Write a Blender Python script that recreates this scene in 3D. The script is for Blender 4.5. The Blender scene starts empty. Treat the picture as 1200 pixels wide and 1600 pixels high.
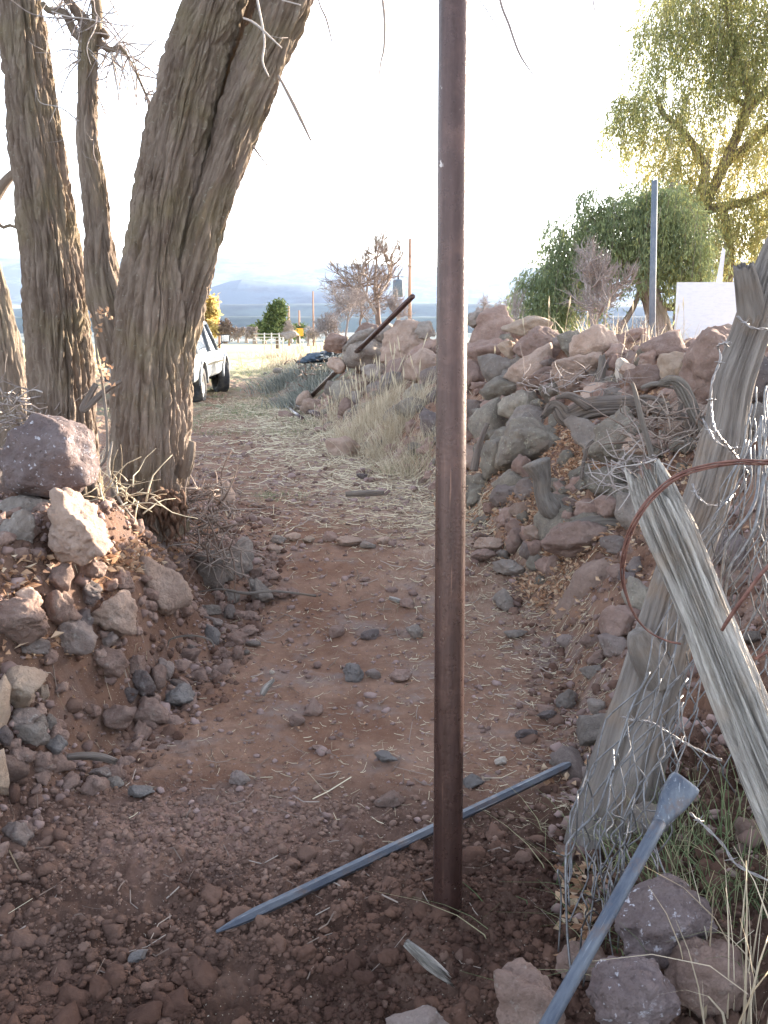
import bpy, bmesh, math, random
import numpy as np
from mathutils import Vector
R = math.radians
# ---------------------------------------------------------------- camera, sky, sun, exposure
SC = bpy.context.scene
COL = SC.collection
PITCH = 10.8
CAMZ = 1.6
cam_d = bpy.data.cameras.new("camera"); cam = bpy.data.objects.new("camera", cam_d); COL.objects.link(cam)
cam_d.sensor_fit = 'VERTICAL'; cam_d.sensor_height = 24.0; cam_d.lens = 24.0*1570/1600
cam_d.clip_start = 0.05; cam_d.clip_end = 60000
cam.location = (0, 0, CAMZ); cam.rotation_euler = (R(90-PITCH), 0, 0)
SC.camera = cam
SUN_AZ, SUN_EL = 47.0, 11.5          # azimuth clockwise from +Y, elevation
world = bpy.data.worlds.new("World"); SC.world = world; world.use_nodes = True
wt = world.node_tree; bg = wt.nodes['Background']
sky = wt.nodes.new('ShaderNodeTexSky'); sky.sky_type = 'NISHITA'; sky.sun_disc = False
sky.sun_elevation = R(SUN_EL); sky.sun_rotation = R(SUN_AZ)
sky.air_density = 0.8; sky.dust_density = 3.5; sky.ozone_density = 0.0; sky.altitude = 1500
hs = wt.nodes.new('ShaderNodeHueSaturation'); hs.inputs['Saturation'].default_value = .58
wt.links.new(sky.outputs[0], hs.inputs['Color']); wt.links.new(hs.outputs[0], bg.inputs[0]); bg.inputs[1].default_value = 0.15
sun_d = bpy.data.lights.new("sun", 'SUN'); sun_d.energy = 5.0; sun_d.angle = R(0.5); sun_d.color = (1.0, 0.88, 0.72)
sun = bpy.data.objects.new("sun", sun_d); COL.objects.link(sun)
sdir = Vector((math.sin(R(SUN_AZ))*math.cos(R(SUN_EL)), math.cos(R(SUN_AZ))*math.cos(R(SUN_EL)), math.sin(R(SUN_EL))))
sun.rotation_euler = sdir.to_track_quat('Z', 'Y').to_euler()
SC.view_settings.view_transform = 'Standard'; SC.view_settings.look = 'None'
SC.view_settings.gamma = 1; SC.view_settings.exposure = 2.85; SC.view_settings.use_curve_mapping = False
SC.cycles.max_bounces = 6; SC.cycles.transparent_max_bounces = 12; SC.cycles.volume_bounces = 0

# ---------------------------------------------------------------- helpers
rng = np.random.RandomState(7)
def g_at(px, py, Y):                  # point at distance Y seen in direction of a picture position
    ax = (px-600)/1570.0; ay = -(py-800)/1570.0
    c, s = math.cos(R(PITCH)), math.sin(R(PITCH))
    d = np.array([ax, c + ay*s, ay*c - s])
    return np.array([0, 0, CAMZ]) + d*(Y/d[1])
def pxm(Y, py=700):                   # metres per photograph pixel at distance Y
    c, s = math.cos(R(PITCH)), math.sin(R(PITCH))
    ay = -(py-800)/1570.0
    return Y/(c+ay*s)/1570.0
_P = np.arange(512); np.random.RandomState(3).shuffle(_P); _P = np.concatenate([_P, _P, _P])
_G = np.random.RandomState(4).normal(size=(512, 3)); _G /= np.linalg.norm(_G, axis=1)[:, None]
def noise(p):
    p = np.asarray(p, float); i = np.floor(p).astype(np.int64); f = p-i; w = f*f*f*(f*(f*6-15)+10)
    i = i & 511; out = 0
    for dx in (0, 1):
        for dy in (0, 1):
            for dz in (0, 1):
                h = _P[_P[_P[(i[..., 0]+dx) & 511]+((i[..., 1]+dy) & 511)]+((i[..., 2]+dz) & 511)]
                g = _G[h]
                v = g[..., 0]*(f[..., 0]-dx)+g[..., 1]*(f[..., 1]-dy)+g[..., 2]*(f[..., 2]-dz)
                wx = w[..., 0] if dx else 1-w[..., 0]; wy = w[..., 1] if dy else 1-w[..., 1]; wz = w[..., 2] if dz else 1-w[..., 2]
                out = out+v*wx*wy*wz
    return out
def fbm(p, o=4, g=0.5):
    p = np.asarray(p, float); a = 1; s = 0
    for k in range(o):
        s = s+a*noise(p*2**k+k*17.3); a *= g
    return s
def worley(p, seed=0):
    """F2-F1 of cellular noise"""
    p = np.asarray(p, float); i = np.floor(p).astype(np.int64); f1 = np.full(p.shape[:-1], 9.); f2 = f1.copy()
    for dx in (-1, 0, 1):
        for dy in (-1, 0, 1):
            for dz in (-1, 0, 1):
                c = i+np.array([dx, dy, dz]); h = _P[_P[_P[(c[..., 0]+seed) & 511]+(c[..., 1] & 511)]+(c[..., 2] & 511)]
                q = c+.5+.55*_G[h]-p; d = np.sqrt((q**2).sum(-1)); f2 = np.where(d < f1, f1, np.minimum(f2, d)); f1 = np.minimum(f1, d)
    return f2-f1
def P3(x, y, z=0.0):
    x, y = np.broadcast_arrays(x, y); return np.stack([x, y, np.full(x.shape, z) if np.isscalar(z) else z], -1)
def sst(a, b, x):
    t = np.clip((x-a)/(b-a), 0, 1); return t*t*(3-2*t)
def mesh_np(name, V, F, mat=None, smooth=True, attrs=None, FT=None):
    """V (n,3), F list of arrays with constant row size"""
    me = bpy.data.meshes.new(name)
    if not isinstance(F, list): F = [F]
    F = [np.asarray(f, np.int32) for f in F if len(f)]
    V = np.asarray(V, np.float32)
    me.vertices.add(len(V)); me.vertices.foreach_set('co', V.ravel())
    tot = sum(f.size for f in F); npoly = sum(len(f) for f in F)
    me.loops.add(tot); me.loops.foreach_set('vertex_index', np.concatenate([f.ravel() for f in F]))
    me.polygons.add(npoly)
    ls = []; k = 0
    for f in F:
        n = f.shape[1]; ls.append(k+np.arange(len(f))*n); k += f.size
    me.polygons.foreach_set('loop_start', np.concatenate(ls).astype(np.int32))
    me.update(calc_edges=True)
    me.polygons.foreach_set('use_smooth', np.full(npoly, smooth))
    if attrs:
        for an, av in attrs.items():
            av = np.asarray(av, np.float32)
            if an == 'gc': a = me.attributes.new(an, 'FLOAT_VECTOR', 'POINT'); a.data.foreach_set('vector', av.ravel())
            else: a = me.attributes.new(an, 'FLOAT', 'POINT'); a.data.foreach_set('value', av.ravel())
    if mat: me.materials.append(mat)
    me.validate(); return me
def link(name, me, parent=None, loc=None):
    o = bpy.data.objects.new(name, me); COL.objects.link(o)
    if parent is not None: o.parent = parent
    if loc is not None: o.location = loc
    return o
def tag(o, label, cat=None, group=None, kind=None):
    if label: o['label'] = label
    if cat: o['category'] = cat
    if group: o['group'] = group
    if kind: o['kind'] = kind
    return o
def empty(name, loc, label, cat, group=None):
    o = bpy.data.objects.new(name, None); COL.objects.link(o); o.location = loc; o.empty_display_size = .1
    return tag(o, label, cat, group)
def spline(pts, step):                # Catmull-Rom through rows (x,y,z,r)
    P = np.asarray(pts, float); n = len(P)
    E = np.vstack([2*P[0]-P[1], P, 2*P[-1]-P[-2]]); out = []
    for i in range(n-1):
        a, b, c, d = E[i:i+4]; L = np.linalg.norm((c-b)[:3]); m = max(1, int(math.ceil(L/step)))
        t = (np.arange(m)/m)[:, None]
        out.append(.5*((2*b)+(-a+c)*t+(2*a-5*b+4*c-d)*t**2+(-a+3*b-3*c+d)*t**3))
    out.append(P[-1:]); return np.vstack(out)
def frames(C):
    T = np.gradient(C, axis=0); T /= np.linalg.norm(T, axis=1)[:, None]+1e-9
    up = np.array([0, 1., 0]) if abs(T[0][1]) < .9 else np.array([1., 0, 0])
    N = np.zeros_like(C); v = up-T[0]*np.dot(up, T[0]); N[0] = v/np.linalg.norm(v)
    for i in range(1, len(C)):
        v = N[i-1]-T[i]*np.dot(N[i-1], T[i]); N[i] = v/(np.linalg.norm(v)+1e-9)
    return T, N, np.cross(T, N)
class MB:
    """collects shapes into one mesh"""
    def __init__(s): s.V = []; s.Q = []; s.T = []; s.n = 0; s.A = []; s.G = []
    def add(s, V, Q=None, T=None, a=0.0, G=None):
        V = np.asarray(V, float); s.G.append(V if G is None else G)
        s.V.append(V)
        if Q is not None and len(Q): s.Q.append(np.asarray(Q)+s.n)
        if T is not None and len(T): s.T.append(np.asarray(T)+s.n)
        s.A.append(np.full(len(V), a) if np.isscalar(a) else a)
        s.n += len(V)
    def tube(s, pts, sides=6, step=None, a=0.0, cap=True):
        P = np.asarray(pts, float)
        if step: P = spline(P, step)
        C = P[:, :3]; r = P[:, 3]; T, N, B = frames(C)
        th = np.arange(sides)*2*math.pi/sides
        V = C[:, None]+r[:, None, None]*(N[:, None]*np.cos(th)[None, :, None]+B[:, None]*np.sin(th)[None, :, None])
        m = len(C); i = np.arange(m-1)[:, None]*sides; j = np.arange(sides)[None]; j2 = (j+1) % sides
        Q = np.stack([i+j, i+j2, i+sides+j2, i+sides+j], -1).reshape(-1, 4)
        V = V.reshape(-1, 3); Tn = []; ss = np.concatenate([[0], np.cumsum(np.linalg.norm(np.diff(C, axis=0), axis=1))])+s.n*.37
        G = np.stack([r[:, None]*np.cos(th)[None], r[:, None]*np.sin(th)[None], np.repeat(ss[:, None], sides, 1)], -1).reshape(-1, 3)
        if cap:
            V = np.vstack([V, C[0], C[-1]]); G = np.vstack([G, [0, 0, ss[0]], [0, 0, ss[-1]]]); k = m*sides
            jj = np.arange(sides); j3 = (jj+1) % sides
            Tn = np.vstack([np.stack([np.full(sides, k), j3, jj], -1), np.stack([np.full(sides, k+1), (m-1)*sides+jj, (m-1)*sides+j3], -1)])
        s.add(V, Q, Tn, a, G)
    def box(s, c, d, rot=0.0, a=0.0, taper=1.0):
        c = np.asarray(c, float); d = np.asarray(d, float)/2
        v = np.array([[x, y, z] for z in (-1, 1) for y in (-1, 1) for x in (-1, 1)], float)
        v[4:, :2] *= taper; v = v*d; cs, sn = math.cos(rot), math.sin(rot)
        v = np.stack([v[:, 0]*cs-v[:, 1]*sn, v[:, 0]*sn+v[:, 1]*cs, v[:, 2]], -1)+c
        s.add(v, [[0, 2, 3, 1], [4, 5, 7, 6], [0, 1, 5, 4], [2, 6, 7, 3], [0, 4, 6, 2], [1, 3, 7, 5]], a=a)
    def mesh(s, name, mat, smooth=True):
        F = []
        if s.Q: F.append(np.vstack(s.Q))
        if s.T: F.append(np.vstack(s.T))
        return mesh_np(name, np.vstack(s.V), F, mat, smooth, {'tint': np.concatenate(s.A), 'gc': np.vstack(s.G)})
    def build(s, name, mat, parent=None, smooth=True): return link(name, s.mesh(name, mat, smooth), parent)
# node material helper
class NM:
    def __init__(s, name, rough=.85, spec=.3):
        s.m = bpy.data.materials.new(name); s.m.use_nodes = True; s.t = s.m.node_tree; s.b = s.t.nodes['Principled BSDF']
        s.b.inputs['Roughness'].default_value = rough; s.b.inputs['Specular IOR Level'].default_value = spec
        s.co = s.t.nodes.new('ShaderNodeTexCoord').outputs['Object']; s.h = None
    def n(s, typ, **k):
        nd = s.t.nodes.new(typ)
        for a, v in k.items():
            if a.startswith('i_'):
                nm = a[2:].replace('_', ' '); tgt = nd.inputs[int(nm)] if nm.isdigit() else nd.inputs[nm]
                if hasattr(v, 'is_output') or isinstance(v, bpy.types.NodeSocket): s.t.links.new(v, tgt)
                else: tgt.default_value = v
            else: setattr(nd, a, v)
        return nd
    def noise(s, sc, det=4, rough=.6, co=None, dist=0):
        return s.n('ShaderNodeTexNoise', i_Vector=co or s.co, i_Scale=sc, i_Detail=det, i_Roughness=rough, i_Distortion=dist).outputs[0]
    def scale(s, v, co=None): return s.n('ShaderNodeVectorMath', operation='MULTIPLY', i_0=co or s.co, i_1=v).outputs[0]
    def gc(s): s.co = s.t.nodes.new('ShaderNodeAttribute').outputs['Vector']; s.co.node.attribute_name = 'gc'
    def attr(s, name): return s.n('ShaderNodeAttribute', attribute_name=name).outputs['Fac']
    def ramp(s, f, a, b): return s.n('ShaderNodeMapRange', i_Value=f, i_From_Min=a, i_From_Max=b).outputs[0]
    def mul(s, a, b): return s.n('ShaderNodeMath', operation='MULTIPLY', i_0=a, i_1=b).outputs[0]
    def add(s, a, b): return s.n('ShaderNodeMath', operation='ADD', i_0=a, i_1=b).outputs[0]
    def vor(s, sc, co=None, feat='F1', out=0): return s.n('ShaderNodeTexVoronoi', i_Vector=co or s.co, i_Scale=sc, feature=feat).outputs[out]
    def rnd(s): return s.n('ShaderNodeObjectInfo').outputs['Random']
    def mix(s, f, a, b, mode='MIX'):
        nd = s.n('ShaderNodeMix', data_type='RGBA', blend_type=mode); nd.clamp_factor = True
        for k, v in ((0, f), (6, a), (7, b)):
            if isinstance(v, bpy.types.NodeSocket): s.t.links.new(v, nd.inputs[k])
            else: nd.inputs[k].default_value = (*v, 1) if isinstance(v, tuple) and len(v) == 3 else v
        return nd.outputs[2]
    def col(s, c):
        if isinstance(c, tuple): s.b.inputs['Base Color'].default_value = (*c, 1)
        else: s.t.links.new(c, s.b.inputs['Base Color'])
        return s
    def bump(s, h, dist=.01, st=1.0):
        k = dict(i_Height=h, i_Distance=dist, i_Strength=st)
        if s.h is not None: k['i_Normal'] = s.h
        s.h = s.n('ShaderNodeBump', **k).outputs[0]; s.t.links.new(s.h, s.b.inputs['Normal']); return s
    def leafy(s, c, tr=.5):
        """thin leaf: diffuse plus translucent"""
        t = s.n('ShaderNodeBsdfTranslucent'); d = s.n('ShaderNodeBsdfDiffuse')
        for q in (t, d):
            if isinstance(c, tuple): q.inputs[0].default_value = (*c, 1)
            else: s.t.links.new(c, q.inputs[0])
        mx = s.n('ShaderNodeMixShader', i_0=tr, i_1=d.outputs[0], i_2=t.outputs[0])
        s.t.links.new(mx.outputs[0], s.t.nodes['Material Output'].inputs[0]); return s

# ---------------------------------------------------------------- materials
def rock_mat(name, c1, c2, speck=(.55, .55, .5), sp=.15, pit=.4, dust=(.2, .115, .085), du=.35):
    m = NM(name, .93, .2)
    c = m.mix(m.ramp(m.noise(5, 6, .65), .35, .65), c1, c2)
    c = m.mix(m.mul(m.ramp(m.noise(22, 5, .7), .45, .75), .5), c, tuple(v*.55 for v in c1))
    c = m.mix(m.mul(m.ramp(m.noise(3.1, 5, .7, dist=.6), .52, .68), du), c, dust)
    c = m.mix(m.mul(m.ramp(m.noise(48, 3, .6), .62, .7), sp*2), c, speck)
    c = m.mix(m.mul(m.ramp(m.noise(7, 6, .75), .60, .66), sp), c, speck)
    v = m.n('ShaderNodeHueSaturation', i_Color=c, i_Value=m.n('ShaderNodeMapRange', i_Value=m.rnd(), i_To_Min=.78, i_To_Max=1.2).outputs[0]).outputs[0]
    m.col(v)
    m.bump(m.noise(9, 8, .75), .06, .8)
    m.bump(m.noise(60, 5, .75), .012, .8)
    if pit: m.bump(m.ramp(m.vor(45), .0, .28), .006, pit)
    return m.m
MR = {
 'grey': rock_mat('rock_grey', (.205, .168, .145), (.32, .27, .235)),
 'purple': rock_mat('rock_purple', (.21, .16, .142), (.30, .24, .212)),
 'pink': rock_mat('rock_pink', (.38, .26, .20), (.50, .37, .30), sp=.12),
 'brown': rock_mat('rock_brown', (.24, .155, .125), (.34, .24, .20), sp=.1, du=.4),
 'dark': rock_mat('rock_dark', (.12, .095, .09), (.19, .15, .14), sp=.15),
 'lichen': rock_mat('rock_lichen', (.20, .165, .138), (.31, .27, .215), speck=(.43, .41, .32), sp=.5),
 'tan': rock_mat('rock_tan', (.38, .27, .20), (.46, .36, .28), sp=.1),
 'blue': rock_mat('rock_blue', (.175, .152, .142), (.26, .235, .222), sp=.06),
 'white': rock_mat('rock_pale', (.52, .42, .35), (.66, .58, .50), sp=.3, du=.15),
 'earth': rock_mat('packed_earth', (.26, .18, .145), (.33, .235, .19), sp=.03, pit=.1, du=.3),
 'vesic': rock_mat('rock_vesicular', (.14, .10, .095), (.23, .18, .175), speck=(.5, .47, .5), sp=.55, pit=1.0),
}
def clod_mat():
    m = NM('clod_earth', .97, .1)
    c = m.mix(m.ramp(m.noise(4, 4), .4, .65), (.066, .036, .027), (.142, .080, .058))
    c = m.mix(m.attr('tint'), c, (.25, .165, .13))
    m.col(c); m.bump(m.noise(70, 5, .75), .008, 1.0); return m.m
M_CLOD = clod_mat()
def bark_mat(name, c1, c2, moss, ms=.35, sc=1.0):
    m = NM(name, .95, .15); m.gc()
    st = m.scale((1, 1, .16))
    c = m.mix(m.ramp(m.noise(22*sc, 6, .7, co=st), .35, .65), c1, c2)
    c = m.mix(m.mul(m.ramp(m.noise(2.2, 4, .6), .48, .62), ms), c, moss)
    c = m.mix(m.mul(m.ramp(m.noise(55, 2), .66, .71), .5), c, (.34, .32, .26))
    m.col(c)
    m.bump(m.noise(34*sc, 7, .8, co=st), .03, .9)
    m.bump(m.noise(90, 5, .75, co=m.scale((1, 1, .45))), .009, .8)
    return m.m
M_BARK = bark_mat('bark_furrowed', (.135, .095, .072), (.29, .225, .18), (.19, .16, .07), .35)
M_BARKL = bark_mat('bark_pale', (.18, .135, .105), (.30, .24, .19), (.24, .20, .09), .2)
M_ROOT = bark_mat('root_red', (.13, .07, .048), (.25, .155, .11), (.3, .2, .12), .2, 2)
def wood_mat(name, c1, c2, sc=1.0, warm=(.30, .20, .12), wa=.3, ax=2):
    m = NM(name, .9, .2); m.gc(); ax = 2; s = [1, 1, 1]; s[ax] = .05; st = m.scale(tuple(s))
    c = m.mix(m.ramp(m.noise(60*sc, 6, .7, co=st), .35, .65), c1, c2)
    c = m.mix(m.mul(m.ramp(m.noise(6, 4), .5, .66), wa), c, warm)
    m.col(c); m.bump(m.noise(90*sc, 6, .75, co=st), .012, 1.0); return m.m
M_WEATH = wood_mat('weathered_wood', (.14, .12, .105), (.52, .475, .43))
M_POSTW = wood_mat('post_wood', (.12, .10, .088), (.25, .215, .19), .6, (.22, .15, .10), .5)
M_DEAD = wood_mat('deadwood', (.09, .07, .06), (.22, .18, .155), .8, ax=0)
M_DEADL = wood_mat('deadwood_grey', (.11, .09, .078), (.22, .19, .165), .8)
def twig_mat(name, c1, c2):
    m = NM(name, .9, .2); m.col(m.mix(m.attr('tint'), c1, c2)); return m.m
M_STRAW = twig_mat('straw', (.24, .18, .12), (.60, .52, .38))
M_TWIG = twig_mat('twig', (.13, .085, .065), (.33, .27, .23))
M_TWIGP = twig_mat('twig_pink', (.24, .195, .18), (.40, .35, .32))
def leafmat(name, cs, tr=.5, ns=0.0):
    m = NM(name); t = m.attr('tint')
    c = m.mix(m.ramp(t, 0, .5), cs[0], cs[1]); c = m.mix(m.ramp(t, .5, 1), c, cs[2]); m.leafy(c, tr); return m.m
M_LITTER = leafmat('leaf_litter', ((.28, .16, .10), (.46, .29, .185), (.60, .48, .35)), .25)
M_WILLOW = leafmat('willow_leaves', ((.16, .20, .11), (.38, .38, .17), (.70, .58, .24)), .62)
M_WILLOWG = leafmat('willow_leaves_green', ((.20, .245, .15), (.33, .37, .18), (.58, .52, .20)), .62)
M_YELLOW = leafmat('poplar_leaves', ((.42, .30, .10), (.52, .40, .16), (.60, .50, .26)), .5)
M_PINE = leafmat('pine_needles', ((.05, .075, .035), (.09, .12, .05), (.16, .18, .08)), .25)
M_DRYG = leafmat('dry_grass', ((.36, .28, .19), (.55, .46, .34), (.68, .60, .46)), .4)
M_GREENG = leafmat('green_grass', ((.09, .13, .06), (.17, .21, .11), (.42, .38, .24)), .4)
M_SAGE = leafmat('sage_leaves', ((.15, .16, .14), (.26, .27, .24), (.40, .39, .34)), .3)
def metal(name, c, rough, met=1.0, c2=None, sc=30, bump=.0):
    m = NM(name, rough, .5); m.b.inputs['Metallic'].default_value = met
    m.col(m.mix(m.ramp(m.noise(sc, 6, .7), .4, .65), c, c2) if c2 else c)
    if bump: m.bump(m.noise(sc*3, 5, .7), bump, .6)
    return m.m
def rust_mat():
    m = NM('rusty_pipe', .5, .5); m.gc()
    st = m.scale((1, 1, .08))
    c = m.mix(m.ramp(m.noise(34, 7, .75, co=st), .35, .68), (.042, .021, .017), (.078, .043, .037))
    c = m.mix(m.mul(m.ramp(m.noise(9, 5, .7), .5, .7), .5), c, (.13, .07, .055))
    c = m.mix(m.mul(m.ramp(m.noise(90, 3, .7, co=m.scale((1, 1, .03))), .62, .72), .5), c, (.26, .14, .10))
    c = m.mix(m.mul(m.ramp(m.noise(26, 3, .8), .70, .74), .8), c, (.42, .36, .33))
    m.col(c); m.b.inputs['Metallic'].default_value = .5
    m.t.links.new(m.n('ShaderNodeMapRange', i_Value=m.noise(40, 4), i_To_Min=.17, i_To_Max=.42).outputs[0], m.b.inputs['Roughness'])
    m.bump(m.noise(150, 4, .7), .0015, .7); return m.m
M_RUST = rust_mat()
M_RUSTW = metal('rusty_wire', (.11, .045, .035), .7, .4, (.22, .11, .085))
M_WIRE = metal('galvanised_wire', (.19, .185, .19), .48, .7, (.11, .10, .095), 60)
M_BWIRE = metal('barbed_wire_steel', (.20, .17, .16), .5, .7, (.36, .34, .33), 60)
M_BAR = metal('blue_steel_bar', (.06, .075, .115), .55, .35, (.12, .13, .155), 14, .001)
def bar_mat():
    m = NM('blue_steel_bar', .5, .45); m.gc(); m.b.inputs['Metallic'].default_value = .35; st = m.scale((1, 1, .2))
    c = m.mix(m.ramp(m.noise(22, 6, .7, co=st), .38, .64), (.05, .06, .085), (.125, .135, .155))
    c = m.mix(m.mul(m.ramp(m.noise(13, 6, .75), .52, .66), .75), c, (.13, .085, .065))
    c = m.mix(m.mul(m.ramp(m.noise(160, 2, .5, co=m.scale((1, 1, .06))), .64, .72), .6), c, (.28, .29, .31))
    m.col(c); m.t.links.new(m.n('ShaderNodeMapRange', i_Value=m.noise(30, 4), i_To_Min=.3, i_To_Max=.8).outputs[0], m.b.inputs['Roughness'])
    m.bump(m.noise(60, 5, .75), .002, .8); return m.m
M_BAR = bar_mat()
M_PIPEG = metal('grey_painted_pipe', (.10, .12, .15), .75, .1, (.14, .155, .18), 10)

# ---------------------------------------------------------------- terrain
def tab(Y, ys, vs): return np.interp(Y, ys, vs)
def xr(Y): return tab(Y, [-6, 1.5, 2.2, 3, 4, 5, 6.2, 7.2, 9, 11, 15, 20, 30, 45, 60, 90], [.5, .5, .52, .64, .82, .9, .72, .62, .32, -.15, -.95, -2.0, -3.6, -5.0, -6, -8])
def xl(Y): return tab(Y, [-6, 2, 3.1, 4.1, 5.5, 6.5, 7.5, 9, 12], [-1.2, -1.15, -1.15, -.87, -.78, -.85, -1.0, -1.5, -3])
def z0(Y): return tab(Y, [-6, 4.9, 5.3, 5.9, 6.5, 8, 15, 22, 45, 75, 110, 250, 500, 1200, 2500, 4000, 5500, 8000, 12000, 24000], [0, 0, .03, .17, .24, .2, .08, -.07, -.02, -.15, -1.8, -8, -18, -36, -58, -52, -15, 85, 180, 330])
def hb(x, Y):
    x = np.asarray(x, float); Y = np.asarray(Y, float)
    z = z0(Y)
    # right rubble ridge
    H = tab(Y, [-6, 1.5, 2.2, 3, 4, 5, 6.2, 9, 11, 15, 20, 30, 45, 70], [.4, .4, .42, .6, .95, 1.2, 1.33, 1.38, 1.34, 1.15, .85, .5, .3, 0])
    W = tab(Y, [1.5, 3, 4, 5, 9, 15, 30], [.9, 1.2, 1.25, 1.3, 1.25, 1.3, 2.0])
    d = x-xr(Y); t = np.clip(d/W, 0, 1); prof = t**.8*(1.0)*(1-.15*(1-t))
    back = 1-.55*sst(W+.5, W+4, d)
    near = sst(120, 60, Y)
    z = z+np.maximum(H-z, 0)*prof*back*near
    # left terrace
    Hl = tab(Y, [-6, 1.5, 2.6, 3.4, 4.4, 5.3, 6.5, 8, 11, 16], [.25, .3, .5, .8, .80, .50, .42, .33, .22, .08])
    Wl = tab(Y, [2, 3.4, 4.4, 5.3, 7, 10], [.5, .42, .42, .55, .7, 2])
    dl = xl(Y)-x; t = sst(0, 1, dl/Wl)
    z = z+np.maximum(Hl-z, 0)*t*sst(18, 9, Y)
    # bare earth bulge at the foot of the right slope, and dug heap round the pipe
    z = z+.10*np.exp(-(((x-1.12)/.28)**2+((Y-5.05)/.38)**2))
    z = z+.05*np.exp(-(((x-.2)/.35)**2+((Y-2.45)/.25)**2))-.05*np.exp(-(((x+.1)/.35)**2+((Y-1.95)/.2)**2))
    return z
def detail(x, Y):
    p = P3(x, Y, 0.0)
    foreg = sst(3.35, 2.9, Y+.25*noise(p*1.3))*np.exp(-(np.maximum(0, (-.05-x)-.9)/.6)**2)
    bank = np.clip(sst(-.1, .3, x-xr(Y))+sst(-.1, .2, xl(Y)-x), 0, 1)*sst(60, 25, Y)
    lump = fbm(p*7, 5, .55)
    bil = np.abs(noise(p*16))+.5*np.abs(noise(p*34))
    z = lump*.012+foreg*(.05*np.abs(fbm(p*6+9, 4, .6))+.035*bil)+bank*(.09*fbm(p*3.2+5, 6, .62)+.04*bil)
    z = z+.02*fbm(p*1.7+3, 3)*sst(3, 4, Y)*sst(200, 60, Y)+.012*np.maximum(0, fbm(p*22, 3, .6))*sst(20, 6, Y)
    return z*sst(300, 90, Y)+sst(300, 900, Y)*(2+.006*Y)*fbm(p/600., 4)
def gz(x, Y): return hb(x, Y)
def hit(px, py, far=90.0):
    ax = (px-600)/1570.0; ay = -(py-800)/1570.0
    c, s = math.cos(R(PITCH)), math.sin(R(PITCH)); d = np.array([ax, c+ay*s, ay*c-s]); d /= d[1]
    Y = np.exp(np.linspace(math.log(1.3), math.log(far), 3000))
    X = d[0]*Y; Z = CAMZ+d[2]*Y; below = Z < hb(X, Y)
    i = int(np.argmax(below)) if below.any() else -1
    return np.array([X[i], Y[i], float(hb(X[i], Y[i]))])
ys = list(np.linspace(-8, 1.2, 30)); y = 1.2
while y < 80: y += max(.010, .0036*y); ys.append(y)
while y < 22000: y *= 1.045; ys.append(y)
ys = np.array(ys)
us = np.concatenate([-np.geomspace(3.0, .52, 30)[:-1], np.linspace(-.52, .62, 760), np.geomspace(.62, 3.0, 30)[1:]])
GX = us[None]*(np.sqrt(np.maximum(ys, 0)**2+1)+.2)[:, None]; GY = np.repeat(ys[:, None], len(us), 1)
GZ = hb(GX, GY)+detail(GX, GY)
nr, nc = GX.shape
ii = np.arange(nr-1)[:, None]*nc; jj = np.arange(nc-1)[None]
FQ = np.stack([ii+jj, ii+jj+1, ii+nc+jj+1, ii+nc+jj], -1).reshape(-1, 4)
pp = P3(GX, GY)
rd = GX-xr(GY)
straw = sst(5.9, 8.5, GY+.6*noise(pp*.9))*sst(.3, -.2, rd)*.6+sst(4, 6.5, GY)*np.exp(-((rd+.35)/.5)**2)*.7
straw = straw*(.55+.45*sst(-1.6, -.3, rd)); straw = np.clip(straw-.45*np.exp(-((GX-(xr(GY)-1.6))/.45)**2)*sst(30, 12, GY), 0, 1)
green = sst(13, 17, GY+2*noise(pp*.5))*sst(40, 28, GY)*np.clip(.75+noise(pp*.6)*1.6, 0, 1)
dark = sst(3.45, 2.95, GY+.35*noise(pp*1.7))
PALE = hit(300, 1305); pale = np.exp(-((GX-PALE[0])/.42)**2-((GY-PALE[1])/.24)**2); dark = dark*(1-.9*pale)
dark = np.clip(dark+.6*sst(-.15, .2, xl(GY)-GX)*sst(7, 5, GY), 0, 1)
def ground_mat():
    m = NM('earth_lane', .97, .1)
    c = m.mix(m.ramp(m.noise(2.2, 6, .65), .38, .62), (.178, .095, .062), (.268, .165, .118))
    c = m.mix(m.mul(m.ramp(m.noise(14, 6, .7), .45, .7), .6), c, (.13, .073, .055))
    c = m.mix(m.mul(m.ramp(m.noise(3.1, 5, .7), .52, .64), .55), c, (.21, .175, .165))
    c = m.mix(m.attr('dark'), c, m.mix(m.ramp(m.noise(3.5, 6, .7), .42, .68), (.066, .037, .027), (.15, .092, .07)))
    c = m.mix(m.mul(m.attr('pale'), m.ramp(m.noise(11, 6, .75), .35, .6)), c, (.29, .185, .155))
    sc = m.mix(m.ramp(m.noise(60, 6, .8, co=m.scale((1, .35, 1))), .38, .62), (.22, .15, .115), (.48, .385, .30))
    c = m.mix(m.mul(m.attr('straw'), m.ramp(m.noise(5, 6, .75), .38, .6)), c, sc)
    c = m.mix(m.mul(m.attr('green'), m.ramp(m.noise(3, 5, .75), .42, .58)), c, (.18, .18, .115))
    c = m.mix(m.mul(m.ramp(m.noise(140, 2), .69, .72), .7), c, (.55, .47, .38))
    c = m.mix(m.mul(m.attr('field'), 1.0), c, m.mix(m.ramp(m.noise(.03, 4), .4, .6), (.52, .46, .26), (.40, .38, .20)))
    fc = m.scale((.0007, .0016, 0)); fb = m.noise(1.0, 5, .6, co=fc)
    c = m.mix(m.attr('valley'), c, m.mix(m.ramp(fb, .42, .62), (.035, .055, .045), (.24, .24, .20)))
    m.col(c)
    m.bump(m.noise(28, 8, .75), .02, .7); m.bump(m.noise(130, 4, .75), .005, .9)
    return m.m
M_GROUND = ground_mat()
field = sst(28, 36, GY)
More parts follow.
